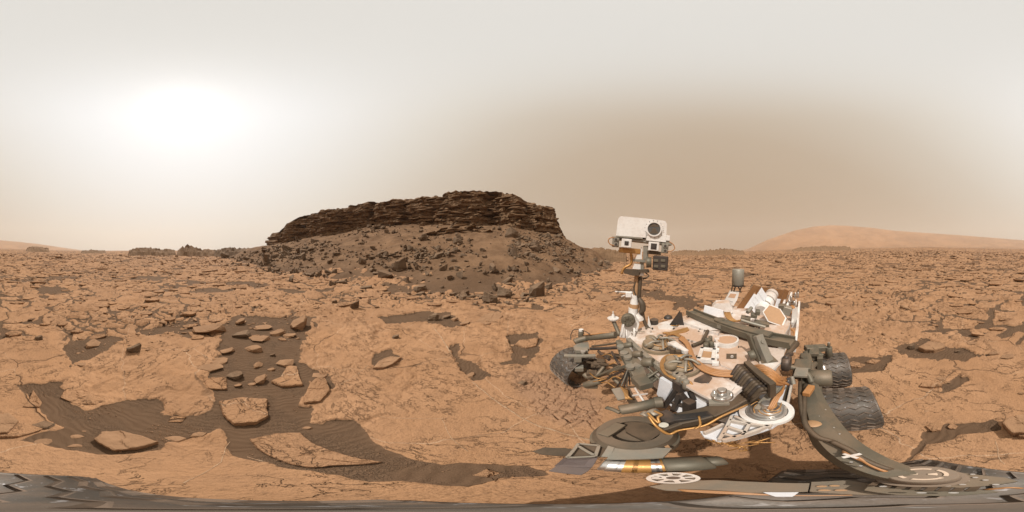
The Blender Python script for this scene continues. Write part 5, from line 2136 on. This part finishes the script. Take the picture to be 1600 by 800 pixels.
b.done()
b = mk('rocker_cable', M_KAPTON, ROCK)
for k in range(4):
    b.tube([at(1318, 704 + k, 0.84), at(1335 + 2 * k, 715, 0.84), at(1355 + k, 723 + k, 0.81), at(1384, 734 + k, 0.78)], 0.006, 6, 5)
b.done()
b = mk('cable_tie', M_WHITE, ROCK)
beam(b, at(1316, 715, 0.85), at(1345, 709, 0.85), 0.006, 0.003)
beam(b, at(1318, 709, 0.852), at(1340, 716, 0.852), 0.005, 0.003)
b.done()
b = mk('cable_clip', M_KAPTON, ROCK)
beam(b, at(1259, 617, 0.92), at(1268, 604, 0.92), 0.02, 0.02)
b.done()
# bogie pivot and mechanism behind the arm
b = mk('rocker_pivot', M_GREY)
c = at(1252, 590, 0.86)
b.cyl(c - RV * 0.04, c - RV * 0.2, 0.075, None, 22, True, 0.01)
b.box(at(1254, 577, 0.9), (BU, RV, UP), (0.07, 0.06, 0.07))
b.box(at(1262, 585, 0.92), (BU, RV, UP), (0.035, 0.045, 0.012))
b.tube([at(1228, 572, 1.0), at(1246, 576, 0.98), at(1262, 585, 0.95), at(1268, 598, 0.9)], 0.022, 8, 4)
PIV = b.done()
b = mk('pivot_frame', M_LGREY, PIV)
b.box(at(1252, 582, 1.0), (BU, RV, UP), (0.05, 0.04, 0.01))
b.cyl(at(1237, 588, 1.0), at(1240, 600, 0.95), 0.014, None, 10)
b.done()
b = mk('bogie_arm', M_GREY)
b.tube([at(1262, 585, 0.75), at(1275, 600, 0.62), at(1278, 625, 0.45)], [0.045, 0.04, 0.035], 10, 4)
b.tube([at(1262, 580, 0.75), at(1268, 572, 0.66), at(1274, 568, 0.58)], [0.045, 0.04, 0.03], 10, 4)
b.done()
b = mk('wheel_motor', M_SILVER)
b.cyl(at(1276, 620, 0.5), at(1277, 632, 0.4), 0.03, None, 16, True, 0.004)
b.done()
b = mk('wheel_motor', M_SILVER)
b.cyl(at(1277, 612, 0.5), at(1277, 618, 0.5), 0.022, None, 14)
b.done()
# rear steering unit above the rear wheel
b = mk('steering_motor', M_GREY)
c = at(1295, 545, 0.66)
b.cyl(c - UP * 0.12, c + UP * 0.03, 0.045, 0.04, 16, True, 0.005)
b.cyl(c + UP * 0.03, c + UP * 0.09, 0.018, None, 12, True, 0.003)
beam(b, at(1290, 543, 0.66), at(1258, 545, 0.7), 0.05, 0.035)
beam(b, at(1283, 556, 0.6), at(1256, 556, 0.66), 0.05, 0.05)
b.box(at(1281, 566, 0.55), (BU, RV, UP), (0.05, 0.03, 0.1))
b.box(at(1272, 548, 0.7), (BU, RV, UP), (0.10, 0.05, 0.02))
STM = b.done()
b = mk('steering_cap', M_SILVER, STM)
b.cyl(c + UP * 0.09, c + UP * 0.10, 0.014, None, 12)
b.done()
b = mk('drive_motor', M_SILVER, STM)
b.cyl(at(1286, 572, 0.5), at(1288, 580, 0.45), 0.03, None, 12)
b.done()
b = mk('motor_cable', M_BROWN, STM)
b.tube([at(1230, 575, 0.95), at(1250, 570, 0.85), at(1275, 580, 0.75), at(1278, 592, 0.7), at(1268, 600, 0.72)], 0.02, 8, 4)
b.done()
# purple-grey disc and drum on the deck's left edge
b = mk('hinge_drum', M_DARK)
c = at(1224, 567, 1.08)
b.cyl(c - RV * 0.045, c + RV * 0.005, 0.062, None, 22, True, 0.01)
b.tube([at(1236, 553, 1.1), at(1231, 556, 1.12), at(1227, 560, 1.14)], 0.02, 8, 3)
b.done()
b = mk('hinge_bracket', M_BROWN)
b.tube([at(1243, 537, 1.08), at(1236, 545, 1.1), at(1230, 556, 1.1)], [0.035, 0.028, 0.02], 8, 3)
b.done()

# ------------------------------------------------------------------ steering unit above the nearest wheel
ST = at(1442, 741, 0.74)
b = mk('steering_hub', M_HUB)
b.cyl(ST - UP * 0.10, ST, 0.062, 0.060, 34, True, 0.004)
b.cyl(ST - UP * 0.13, ST - UP * 0.10, 0.075, None, 30)
HUB = b.done()
b = mk('hub_mark', M_MARK, HUB)
for k in range(4):
    t0 = k * math.pi / 2 + 0.2
    for r0, r1, span in ((0.034, 0.042, 1.25), (0.008, 0.024, 0.75)):
        pts = [ST + UP * 0.0035 + Vector((math.cos(t0 + span * j / 6), math.sin(t0 + span * j / 6), 0)) * r1 for j in range(7)]
        pts += [ST + UP * 0.0035 + Vector((math.cos(t0 + span * j / 6), math.sin(t0 + span * j / 6), 0)) * r0 for j in range(6, -1, -1)]
        if r0 > 0.02 or k % 2 == 0:
            b.prism(pts, Vector((0, 0, -0.003)))
b.done()
b = mk('steering_bracket', M_GREY)
b.prism(dpoly([(1368, 741), (1400, 735), (1440, 733), (1500, 738), (1570, 746), (1590, 752), (1560, 757), (1500, 762), (1430, 758), (1385, 752)], 0.63), Vector((0, 0, -0.025)))
b.prism(dpoly([(1360, 755), (1420, 764), (1500, 768), (1545, 764), (1560, 769), (1480, 775), (1400, 773), (1350, 766)], 0.60), Vector((0, 0, -0.02)))
SBR = b.done()
for k in range(8):
    b = mk('bracket_web', M_BROWN, SBR)
    px = 1372 + k * 22
    p, q = at(px, 752 + min(k, 4) * 1.8, 0.622), at(px - 10, 759 + min(k, 4) * 2, 0.60)
    beam(b, p, q, 0.006, 0.01)
    b.done()
for k, (px, py) in enumerate(((1368, 742), (1395, 751), (1420, 755), (1448, 758), (1480, 759), (1504, 757), (1510, 751), (1478, 748), (1496, 743), (1524, 746), (1540, 750), (1556, 757), (1380, 760), (1440, 770), (1490, 770), (1425, 733), (1520, 741))):
    b = mk('bolt', M_SILVER, SBR)
    c = at(px, py, 0.636)
    b.cyl(c - UP * 0.012, c, 0.005, None, 8)
    b.done()
b = mk('bracket_cable', M_KAPTON, SBR)
b.tube([at(1540, 765, 0.6), at(1575, 762, 0.61), at(1595, 763, 0.6)], 0.006, 6, 3)
b.done()
b = mk('lower_fork', M_FORK)
b.prism(dpoly([(1015, 760), (1060, 751), (1120, 750), (1180, 753), (1265, 755), (1262, 768), (1190, 770), (1090, 768), (1040, 766)], 0.57), Vector((0, 0, -0.03)))
FORK = b.done()
b = mk('fork_gusset', M_FORK)
b.prism(dpoly([(1268, 753), (1325, 750), (1360, 756), (1400, 772), (1340, 773), (1265, 768)], 0.565), Vector((0, 0, -0.03)))
b.done()
for px, py in ((1284, 760), (1304, 759), (1288, 766), (1314, 766)):
    b = mk('fork_hole', M_TAN, FORK)
    c = at(px, py, 0.569)
    b.cyl(c - UP * 0.006, c, 0.007, None, 10)
    b.done()
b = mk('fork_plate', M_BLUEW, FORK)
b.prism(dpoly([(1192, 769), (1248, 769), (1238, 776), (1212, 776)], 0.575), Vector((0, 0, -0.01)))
b.done()
b = mk('fork_cable', M_KAPTON, FORK)
for k in range(4):
    b.tube([at(1060 + 3 * k, 765 + k * 0.8, 0.57), at(1110, 767 + k, 0.575), at(1160, 770 + k * 0.7, 0.57), at(1230, 774, 0.56), at(1330, 773.5, 0.55)], 0.004, 6, 4)
b.done()
# white spoked wheel
c = at(1052, 747, 0.60)
b = mk('spoked_disc', M_WHITE)
b.ring(c, UP, 0.036, 0.044, 0.008, 36)
b.ring(c, UP, 0.012, 0.019, 0.010, 24)
DISC = b.done()
for k in range(8):
    b = mk('disc_spoke', M_WHITE, DISC)
    e = Vector((math.cos(k * math.pi / 4), math.sin(k * math.pi / 4), 0))
    beam(b, c + e * 0.018 + UP * 0.004, c + e * 0.037 + UP * 0.004, 0.0045, 0.003)
    b.done()
b = mk('disc_base', M_HUB, DISC)
b.cyl(c - UP * 0.03, c - UP * 0.003, 0.043, None, 30)
b.done()
b = mk('disc_hole', M_DARK, DISC)
b.cyl(c - UP * 0.002, c + UP * 0.006, 0.0118, None, 20)
b.done()
b = mk('disc_tab', M_WHITE, DISC)
beam(b, at(1014, 745, 0.6), at(1030, 746, 0.6), 0.006, 0.004)
b.done()
M_RIB = paint('dusty_rib', (0.50, 0.44, 0.38), 0.6, 0, 0.8)

# ------------------------------------------------------------------ white ribbed shoulder plate at the near corner
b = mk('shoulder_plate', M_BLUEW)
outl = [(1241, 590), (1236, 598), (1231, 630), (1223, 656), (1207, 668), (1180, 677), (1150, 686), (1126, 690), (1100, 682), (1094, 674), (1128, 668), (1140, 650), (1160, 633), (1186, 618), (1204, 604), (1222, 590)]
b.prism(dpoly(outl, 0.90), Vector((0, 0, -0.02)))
SHP = b.done()
for (p, q) in (((1143, 652), (1124, 688)), ((1171, 664), (1160, 682)), ((1140, 658), (1205, 668)), ((1136, 668), (1168, 678)), ((1148, 652), (1172, 664)), ((1130, 679), (1150, 685)), ((1238, 595), (1224, 655)), ((1224, 655), (1128, 689)), ((1200, 610), (1222, 592)), ((1130, 664), (1100, 678))):
    b = mk('rib', M_RIB, SHP)
    beam(b, at(p[0], p[1], 0.912), at(q[0], q[1], 0.912), 0.006, 0.022)
    b.done()
b = mk('pocket', M_BROWN, SHP)
b.prism(dpoly([(1222, 628), (1230, 600), (1233, 601), (1228, 634), (1221, 645)], 0.906), Vector((0, 0, -0.004)))
b.done()
b = mk('pocket', M_BROWN, SHP)
b.prism(dpoly([(1176, 638), (1160, 645), (1150, 652), (1162, 655), (1178, 648)], 0.906), Vector((0, 0, -0.004)))
b.done()
c = at(1198, 642, 0.93)
b = mk('shoulder_motor', M_SILVER, SHP)
b.cyl(c - UP * 0.01, c + UP * 0.012, 0.088, 0.084, 36, True, 0.006)
b.cyl(c + UP * 0.012, c + UP * 0.04, 0.07, 0.055, 30, True, 0.006)
b.cyl(c + UP * 0.04, c + UP * 0.09, 0.03, 0.025, 20, True, 0.004)
b.done()
b = mk('motor_rim', M_WHITE, SHP)
b.ring(c - UP * 0.02, UP, 0.088, 0.112, 0.026, 40)
b.done()
b = mk('motor_wiring', M_GOLD, SHP)
for k in range(7):
    t0 = k * 0.9
    P = [c + Vector((math.cos(t0 + j * 0.5), math.sin(t0 + j * 0.5), 0)) * (0.03 + 0.012 * j) + UP * (0.05 + 0.012 * math.sin(j + k)) for j in range(4)]
    b.tube(P, 0.003, 5, 4)
b.done()
b = mk('shoulder_lever', M_LGREY, SHP)
beam(b, at(1190, 632, 1.0), at(1212, 606, 1.02), 0.018, 0.012)
beam(b, at(1204, 628, 1.0), at(1224, 604, 1.0), 0.014, 0.012)
beam(b, at(1182, 640, 0.98), at(1200, 618, 1.0), 0.012, 0.012)
b.done()
b = mk('orange_cables', M_KAPTON, SHP)
for k in range(3):
    b.tube([at(1200 + 3 * k, 640, 1.0), at(1210 + 3 * k, 622, 1.04), at(1222, 610 + 2 * k, 1.02), at(1226, 600, 1.0)], 0.006, 6, 3)
b.done()
b = mk('loose_wiring', M_GOLD, SHP)
lw = random.Random(9)
for k in range(16):
    px = 1092 + k * 6
    py = 676 + 18 * math.sin(math.pi * min(k, 12) / 18)
    p = at(px, py, 0.88)
    b.tube([p, p + Vector((lw.uniform(-.03, .03), lw.uniform(-.05, -.01), lw.uniform(-0.03, 0.03))), p + Vector((lw.uniform(-.04, .05), lw.uniform(-.04, .02), -0.04))], 0.0035, 5, 4)
b.done()

# ------------------------------------------------------------------ front structure below the deck edge
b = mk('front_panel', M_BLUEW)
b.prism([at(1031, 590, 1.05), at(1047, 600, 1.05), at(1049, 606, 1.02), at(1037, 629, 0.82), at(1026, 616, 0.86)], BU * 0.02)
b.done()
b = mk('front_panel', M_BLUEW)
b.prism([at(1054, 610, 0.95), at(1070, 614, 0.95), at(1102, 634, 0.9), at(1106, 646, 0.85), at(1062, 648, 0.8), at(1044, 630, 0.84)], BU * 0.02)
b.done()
b = mk('front_strut', M_DARK)
for p, q, w in (((1062, 598, 1.06), (1037, 636, 0.8), 0.014), ((1062, 616, 0.98), (1052, 642, 0.82), 0.014), ((1062, 614, 1.0), (1078, 632, 0.9), 0.016), ((1078, 612, 0.98), (1090, 636, 0.86), 0.012), ((1050, 628, 0.9), (1086, 640, 0.85), 0.012)):
    beam(b, at(*p), at(*q), w, 0.012)
b.done()
b = mk('strut_block', M_DARK)
b.box(at(1062, 602, 1.05), (BU, RV, UP), (0.025, 0.03, 0.04))
b.done()
b = mk('strut_block', M_DARK)
b.box(at(1077, 636, 0.9), (BU, RV, UP), (0.022, 0.025, 0.07))
b.done()
b = mk('edge_motor', M_LGREY)
for px, py, r in ((1062, 588, 0.03), (1068, 592, 0.022), (1056, 586, 0.022), (1072, 598, 0.018)):
    p = at(px, py, 1.12)
    b.cyl(p - UP * 0.05, p + UP * 0.02, r, r * 0.85, 14, True, 0.004)
b.done()
b = mk('edge_motor_cable', M_GOLD)
b.tube([at(1066, 596, 1.12), at(1076, 604, 1.1), at(1082, 602, 1.11), at(1078, 596, 1.13)], 0.006, 6, 4)
b.done()

# slanted stowage bracket with round pads
pl = [(962, 532), (968, 530), (985, 545), (1003, 566), (1012, 590), (1012, 602), (995, 604), (990, 588), (979, 572), (968, 552)]
b = mk('stow_bracket', M_GREY)
Pz = [1.10, 1.10, 1.08, 1.05, 1.0, 0.97, 0.95, 0.97, 1.0, 1.06]
top = [at(px, py, z) for (px, py), z in zip(pl, Pz)]
b.prism(top, Vector((0, 0, -0.025)))
STW = b.done()
for px, py in ((970, 541), (975, 551), (981, 557), (985, 572), (997, 570)):
    b = mk('pad', M_LGREY, STW)
    z = float(np.interp(py, [530, 604], [1.10, 0.955]))
    c = at(px, py, z + 0.01)
    b.cyl(c - UP * 0.02, c + UP * 0.004, 0.03, None, 20)
    b.done()
for p, q, r in (((976, 540), (988, 538), 0.026), ((990, 553), (1003, 553), 0.028), ((1005, 566), (1021, 566), 0.036)):
    b = mk('actuator', M_GREY, STW)
    b.cyl(at(p[0], p[1], 1.09), at(q[0], q[1], 1.11), r, r * 0.92, 18, True, 0.005)
    b.done()
b = mk('bracket_foot', M_GREY, STW)
b.box(at(1003, 597, 0.99), (BU, RV, UP), (0.04, 0.055, 0.03))
b.done()
for k in range(9):
    b = mk('guy_rod', M_LGREY if k % 2 else M_DARK, STW)
    b.cyl(at(982, 574, 1.0), at(964 + k * 5, 604 + 4 * math.sin(k), 0.78), 0.005, None, 6)
    b.done()
for p, q in (((1010, 572, 1.05), (1030, 592, 0.98)), ((1012, 590, 1.0), (1030, 578, 1.04)), ((1012, 602, 0.95), (1028, 590, 0.98))):
    b = mk('side_rod', M_GREY, STW)
    b.cyl(at(*p), at(*q), 0.01, None, 8)
    b.done()
b = mk('bracket_pod', M_GREY, STW)
b.cyl(at(1014, 584, 0.98), at(1018, 596, 0.94), 0.035, 0.03, 16, True, 0.006)
b.done()

# ------------------------------------------------------------------ front right suspension by the far wheel
b = mk('rocker_arm', M_GREY)
b.cyl(at(917, 528, 0.66), at(962, 523, 0.86), 0.042, 0.045, 18, True, 0.006)
b.tube([at(898, 535, 0.6), at(906, 531, 0.63), at(918, 528, 0.66)], [0.05, 0.045, 0.045], 12, 3)
RA2 = b.done()
b = mk('arm_cable', M_KAPTON, RA2)
b.tube([at(912, 523, 0.72), at(930, 522, 0.78), at(945, 520, 0.84), at(958, 520, 0.88)], 0.010, 6, 4)
b.done()
b = mk('steering_motor', M_GREY, RA2)
c = at(908, 526, 0.66)
b.cyl(c - UP * 0.02, c + UP * 0.10, 0.042, 0.038, 18, True, 0.004)
b.done()
b = mk('motor_cap', M_WHITE, RA2)
b.cyl(c + UP * 0.10, c + UP * 0.125, 0.032, None, 16)
b.done()
b = mk('motor_lead', M_DARK, RA2)
b.tube([c + UP * 0.11, atd(897, 515, 2.2), atd(892, 523, 2.2), atd(892, 531, 2.15)], 0.006, 6, 5)
b.tube([c + UP * 0.11, atd(915, 518, 2.1), atd(922, 522, 2.05)], 0.006, 6, 4)
b.done()
b = mk('steering_fork', M_LGREY, RA2)
b.prism([at(896, 541, 0.6), at(904, 535, 0.6), at(919, 534, 0.6), at(921, 545, 0.6), at(898, 547, 0.6)], Vector((0, 0, -0.04)))
fbox(b, 909, 550, 1.85, 20, 8, 0.08)
fbox(b, 906, 558, 1.75, 50, 3.5, 0.05)
fbox(b, 903, 563, 1.75, 12, 12, 0.08)
fbox(b, 905, 578, 1.72, 14, 10, 0.08)
b.done()
b = mk('steering_pivot', M_SILVER, RA2)
b.cyl(atd(911, 551, 1.83), atd(911, 548.5, 1.83), 0.03, None, 14)
b.done()
sr = random.Random(12)
for k, (p, q, r, m_) in enumerate((((925, 541, 0.8), (968, 535, 0.95), 0.012, M_BROWN), ((923, 545, 0.75), (966, 543, 0.9), 0.018, M_DARK), ((935, 549, 0.75), (952, 562, 0.8), 0.016, M_DARK), ((920, 592, 0.5), (968, 572, 0.9), 0.013, M_GREY), ((934, 588, 0.55), (976, 573, 0.95), 0.016, M_GREY), ((940, 596, 0.55), (974, 578, 0.9), 0.012, M_DARK), ((918, 566, 0.5), (960, 571, 0.8), 0.016, M_BROWN), ((956, 550, 0.85), (968, 570, 0.9), 0.012, M_DARK), ((945, 571, 0.65), (930, 590, 0.55), 0.02, M_GREY), ((954, 586, 0.65), (968, 600, 0.6), 0.02, M_GREY))):
    b = mk('suspension_rod', m_, RA2)
    b.cyl(at(*p), at(*q), r, None, 10)
    b.done()
b = mk('differential_box', M_TAN)
fbox(b, 925, 590, 1.45, 16, 16, 0.09, R(20))
b.done()
b = mk('lower_motor', M_GREY)
b.cyl(atd(914, 602, 1.42), atd(938, 595, 1.38), 0.04, None, 16, True, 0.006)
b.cyl(atd(913, 584, 1.5), atd(920, 590, 1.46), 0.03, None, 14, True, 0.005)
fbox(b, 925, 606, 1.38, 18, 7, 0.07)
b.done()
b = mk('front_mechanism', M_BROWN)
for k in range(16):
    px, py = sr.uniform(922, 966), sr.uniform(556, 598)
    fbox(b, px, py, 1.6 - (py - 556) * 0.006, sr.uniform(6, 14), sr.uniform(3, 8), 0.07, sr.uniform(-0.7, 0.7))
b.done()
for k in range(7):
    b = mk('mechanism_cable', M_GOLD)
    px, py = sr.uniform(920, 960), sr.uniform(555, 600)
    b.tube([at(px, py, 0.8), at(px + 10, py + sr.uniform(-8, 8), 0.85), at(px + 22, py + sr.uniform(-8, 8), 0.85)], 0.005, 5, 4)
    b.done()
# small tiled box on the front
b = mk('sample_box', M_BROWN)
b.prism([at(976, 612, 0.84), at(982, 604, 0.84), at(1000, 603, 0.84), at(1016, 626, 0.82), at(998, 631, 0.8), at(984, 626, 0.82)], Vector((0, 0, -0.06)))
SB = b.done()
for i in range(3):
    for j in range(2):
        b = mk('tile', M_PINK, SB)
        o = at(984, 606, 0.85)
        e1, e2 = (at(1001, 604, 0.85) - o) / 2.1, (at(998, 630, 0.83) - o) / 3.1
        q = o + e1 * (j + 0.06) + e2 * (i + 0.08)
        b.prism([q, q + e1 * 0.88, q + e1 * 0.88 + e2 * 0.86, q + e2 * 0.86], Vector((0, 0, -0.012)))
        b.done()
b = mk('divider', M_WHITE, SB)
beam(b, at(992, 606, 0.86), at(1008, 630, 0.835), 0.005, 0.006)
beam(b, at(988, 618, 0.855), at(1012, 615, 0.85), 0.004, 0.006)
b.done()
b = mk('box_flap', M_LGREY, SB)
beam(b, at(963, 607, 0.84), at(974, 624, 0.82), 0.03, 0.008)
b.done()
b = mk('box_wiring', M_GOLD, SB)
for k in range(6):
    b.tube([at(970 + k * 2, 604 + k, 0.86), at(976 + k, 614 + k, 0.87), at(978 + k * 2, 624, 0.85)], 0.006, 5, 3)
b.done()

# ------------------------------------------------------------------ robotic arm below the front edge
b = mk('robotic_arm', M_BROWN)
P = [at(1176, 614, 0.98), at(1150, 628, 0.95), at(1110, 647, 0.92), at(1060, 658, 0.9), at(1030, 668, 0.88)]
for a_, c_ in zip(P[:-1], P[1:]):
    beam(b, a_, c_ + (c_ - a_).normalized() * 0.01, 0.045, 0.04)
ARM = b.done()
b = mk('arm_link', M_DARK, ARM)
beam(b, at(1146, 640, 0.93), at(1050, 655, 0.95), 0.022, 0.02)
b.box(at(1042, 655, 0.93), (BU, RV, UP), (0.035, 0.045, 0.04))
b.done()
b = mk('arm_cable', M_GOLD, ARM)
b.tube([at(1168, 632, 0.98), at(1130, 649, 0.97), at(1100, 665, 0.94), at(1062, 672, 0.92), at(1045, 678, 0.9), at(1025, 665, 0.95), at(1014, 650, 0.98)], 0.007, 6, 5)
b.tube([at(1012, 645, 1.0), at(1022, 655, 0.99), at(1030, 661, 0.98), at(1028, 652, 1.0), at(1034, 648, 1.0), at(1022, 642, 1.0)], 0.006, 6, 5)
b.tube([at(1092, 650, 0.98), at(1094, 664, 0.96), at(1086, 670, 0.95)], 0.005, 6, 4)
b.done()
b = mk('arm_joint', M_LGREY, ARM)
b.cyl(at(1016, 642, 0.96), at(1026, 650, 0.95), 0.03, None, 14, True, 0.004)
b.done()
b = mk('arm_joint', M_LGREY, ARM)
b.cyl(at(1006, 650, 0.92), at(1012, 645, 0.93), 0.022, None, 12)
b.done()
b = mk('arm_cap', M_LGREY, ARM)
b.cyl(at(1037, 664, 0.98), at(1037, 664, 0.99), 0.016, None, 12)
b.done()
b = mk('arm_tube', M_GREY, ARM)
b.cyl(at(968, 641, 0.86), at(1028, 628, 0.88), 0.036, None, 20, True, 0.005)
b.cyl(at(1022, 629, 0.88), at(1034, 628, 0.88), 0.042, None, 20)
b.tube([at(948, 637, 0.84), at(958, 640, 0.85), at(969, 645, 0.85)], 0.013, 8, 3)
b.done()
# big dished housing
c = at(992, 674, 0.66)
M_HOUS = paint('olive_housing', (0.115, 0.092, 0.066), 0.6, 0.15, 0.7, (0.19, 0.13, 0.085))
b = mk('tool_housing', M_HOUS, ARM)
b.cyl(c - UP * 0.20, c - UP * 0.05, 0.135, 0.168, 44, False)
b.cyl(c - UP * 0.05, c, 0.168, 0.15, 44, False)
b.ring(c - UP * 0.012, UP, 0.10, 0.151, 0.014, 44)
b.cyl(c - UP * 0.05, c - UP * 0.045, 0.12, None, 36)
HSG = b.done()
b = mk('housing_scoop', M_BROWN, ARM)
b.prism([c + v - UP * 0.012 for v in (BU * 0.0 + RV * 0.115, BU * 0.085 + RV * 0.06, BU * 0.10 - RV * 0.05, BU * 0.0 - RV * 0.10, BU * -0.03 + RV * 0.02)], Vector((0, 0, -0.05)))
b.done()
b = mk('housing_rib', M_GREY, ARM)
beam(b, c - BU * 0.13 + RV * 0.0 + UP * 0.008, c - BU * 0.03 + RV * 0.08 + UP * 0.008, 0.026, 0.016)
b.done()
b = mk('housing_skirt', M_GREY, ARM)
b.ring(c - UP * 0.15, UP, 0.155, 0.176, 0.07, 48)
b.done()
for k in range(4):
    b = mk('housing_latch', M_SILVER, ARM)
    t = -2.6 + k * 0.28
    q = c + Vector((math.cos(t), math.sin(t), 0)) * 0.172 - UP * 0.07
    b.box(q, (Vector((math.cos(t), math.sin(t), 0)), Vector((-math.sin(t), math.cos(t), 0)), UP), (0.008, 0.012, 0.014))
    b.done()
b = mk('housing_catch', M_DARK, ARM)
b.box(at(942, 688, 0.6), (BU, RV, UP), (0.03, 0.02, 0.03))
b.tube([at(936, 690, 0.6), at(934, 684, 0.62), at(938, 680, 0.62)], 0.007, 6, 3)
b.done()
# drill with silver barrel and grey sleeve
b = mk('drill_barrel', M_SILVER, ARM)
p, q = at(942, 725, 0.55), at(1042, 727, 0.55)
b.cyl(p, q, 0.052, 0.056, 26, True, 0.004)
for t in (0.2, 0.34, 0.78, 0.9):
    m_ = p.lerp(q, t)
    dd = (q - p).normalized()
    b.cyl(m_ - dd * 0.012, m_ + dd * 0.012, 0.059, None, 26)
b.done()
b = mk('drill_band', M_GOLD, ARM)
dd = (q - p).normalized()
for t, w in ((0.46, 0.016), (0.62, 0.02), (0.98, 0.012)):
    m_ = p.lerp(q, t)
    b.cyl(m_ - dd * w, m_ + dd * w, 0.061, None, 26)
b.done()
b = mk('drill_wiring', M_KAPTON, ARM)
for k in range(8):
    t = 0.72 + 0.04 * k
    m_ = p.lerp(q, t)
    b.tube([m_ + RV * 0.05 + UP * 0.02, m_ + UP * 0.055, m_ + dd * 0.03 - RV * 0.02 + UP * 0.05, m_ + dd * 0.05 - RV * 0.05], 0.005, 5, 4)
b.done()
b = mk('drill_sleeve', M_GREY, ARM)
b.cyl(at(1036, 727, 0.56), at(1106, 722, 0.56), 0.064, 0.058, 24, True, 0.006)
b.cyl(at(1100, 722, 0.56), at(1131, 719, 0.56), 0.042, 0.038, 20, True, 0.006)
b.done()
b = mk('drill_shield', M_LGREY, ARM)
b.prism([at(948, 717, 0.64), at(1036, 715, 0.64), at(1050, 700, 0.64), at(962, 694, 0.64)], Vector((0, 0, -0.02)))
b.done()
b = mk('shield_tab', M_TAN, ARM)
b.prism([at(962, 716, 0.63), at(976, 714, 0.63), at(980, 700, 0.63), at(970, 700, 0.63)], Vector((0, 0, -0.01)))
b.done()
b = mk('shield_tab', M_TAN, ARM)
b.prism([at(1034, 692, 0.63), at(1044, 704, 0.63), at(1050, 702, 0.63), at(1040, 690, 0.63)], Vector((0, 0, -0.01)))
b.done()
# flat open frame and shovel-like guard at the end
M_GUARD = paint('mauve_grey_guard', (0.13, 0.105, 0.10), 0.5, 0.2, 0.35, (0.18, 0.12, 0.085))
b = mk('tool_frame', M_BROWN, ARM)
fr = [(904, 692), (940, 696), (960, 700), (952, 714), (934, 714), (884, 716)]
b.prism(dpoly(fr, 0.6), Vector((0, 0, -0.015)))
TFR = b.done()
b = mk('frame_bar', M_LGREY, ARM)
for p_, q_ in (((904, 693), (936, 696)), ((936, 696), (930, 713)), ((930, 713), (886, 715)), ((886, 715), (904, 693)), ((904, 697), (928, 711))):
    beam(b, at(p_[0], p_[1], 0.612), at(q_[0], q_[1], 0.612), 0.006, 0.006)
b.done()
b = mk('frame_strap', M_LGREY, ARM)
beam(b, at(946, 714, 0.63), at(958, 692, 0.64), 0.012, 0.008)
b.done()
b = mk('tool_guard', M_GUARD, ARM)
P0 = [(880, 716), (934, 715), (920, 735), (908, 742), (857, 736), (872, 726)]
b.prism(dpoly(P0, 0.5), Vector((0, 0, -0.012)))
b.prism([at(880, 716, 0.595), at(934, 715, 0.595), at(925, 730, 0.52), at(866, 728, 0.5)], Vector((0, 0, -0.01)))
b.done()
b = mk('guard_blade', M_BROWN, ARM)
b.prism(dpoly([(832, 705), (850, 699), (884, 700), (898, 703), (884, 712), (868, 712), (846, 710)], 0.3), Vector((0, 0, -0.012)))
b.done()

# ================================================================== DUSTY AIR
hz = bpy.data.materials.new('haze')
hz.use_nodes = True
hz.node_tree.nodes.clear()
vo = hz.node_tree.nodes.new('ShaderNodeOutputMaterial')
pv = hz.node_tree.nodes.new('ShaderNodeVolumePrincipled')
pv.inputs['Color'].default_value = (0.92, 0.87, 0.80, 1)
pv.inputs['Density'].default_value = 0.00027
pv.inputs['Anisotropy'].default_value = 0.2
hz.node_tree.links.new(pv.outputs[0], vo.inputs['Volume'])
bm = bmesh.new()
bmesh.ops.create_cube(bm, size=1.0)
for v in bm.verts:
    v.co = (v.co.x * 7400, v.co.y * 7400, 120 if v.co.z < 0 else 640)
    if v.co.z < 300:
        v.co.z = -60
me = bpy.data.meshes.new('haze')
bm.to_mesh(me)
bm.free()
me.materials.append(hz)
HZ = link(bpy.data.objects.new('haze', me))
tag(HZ, kind='stuff')
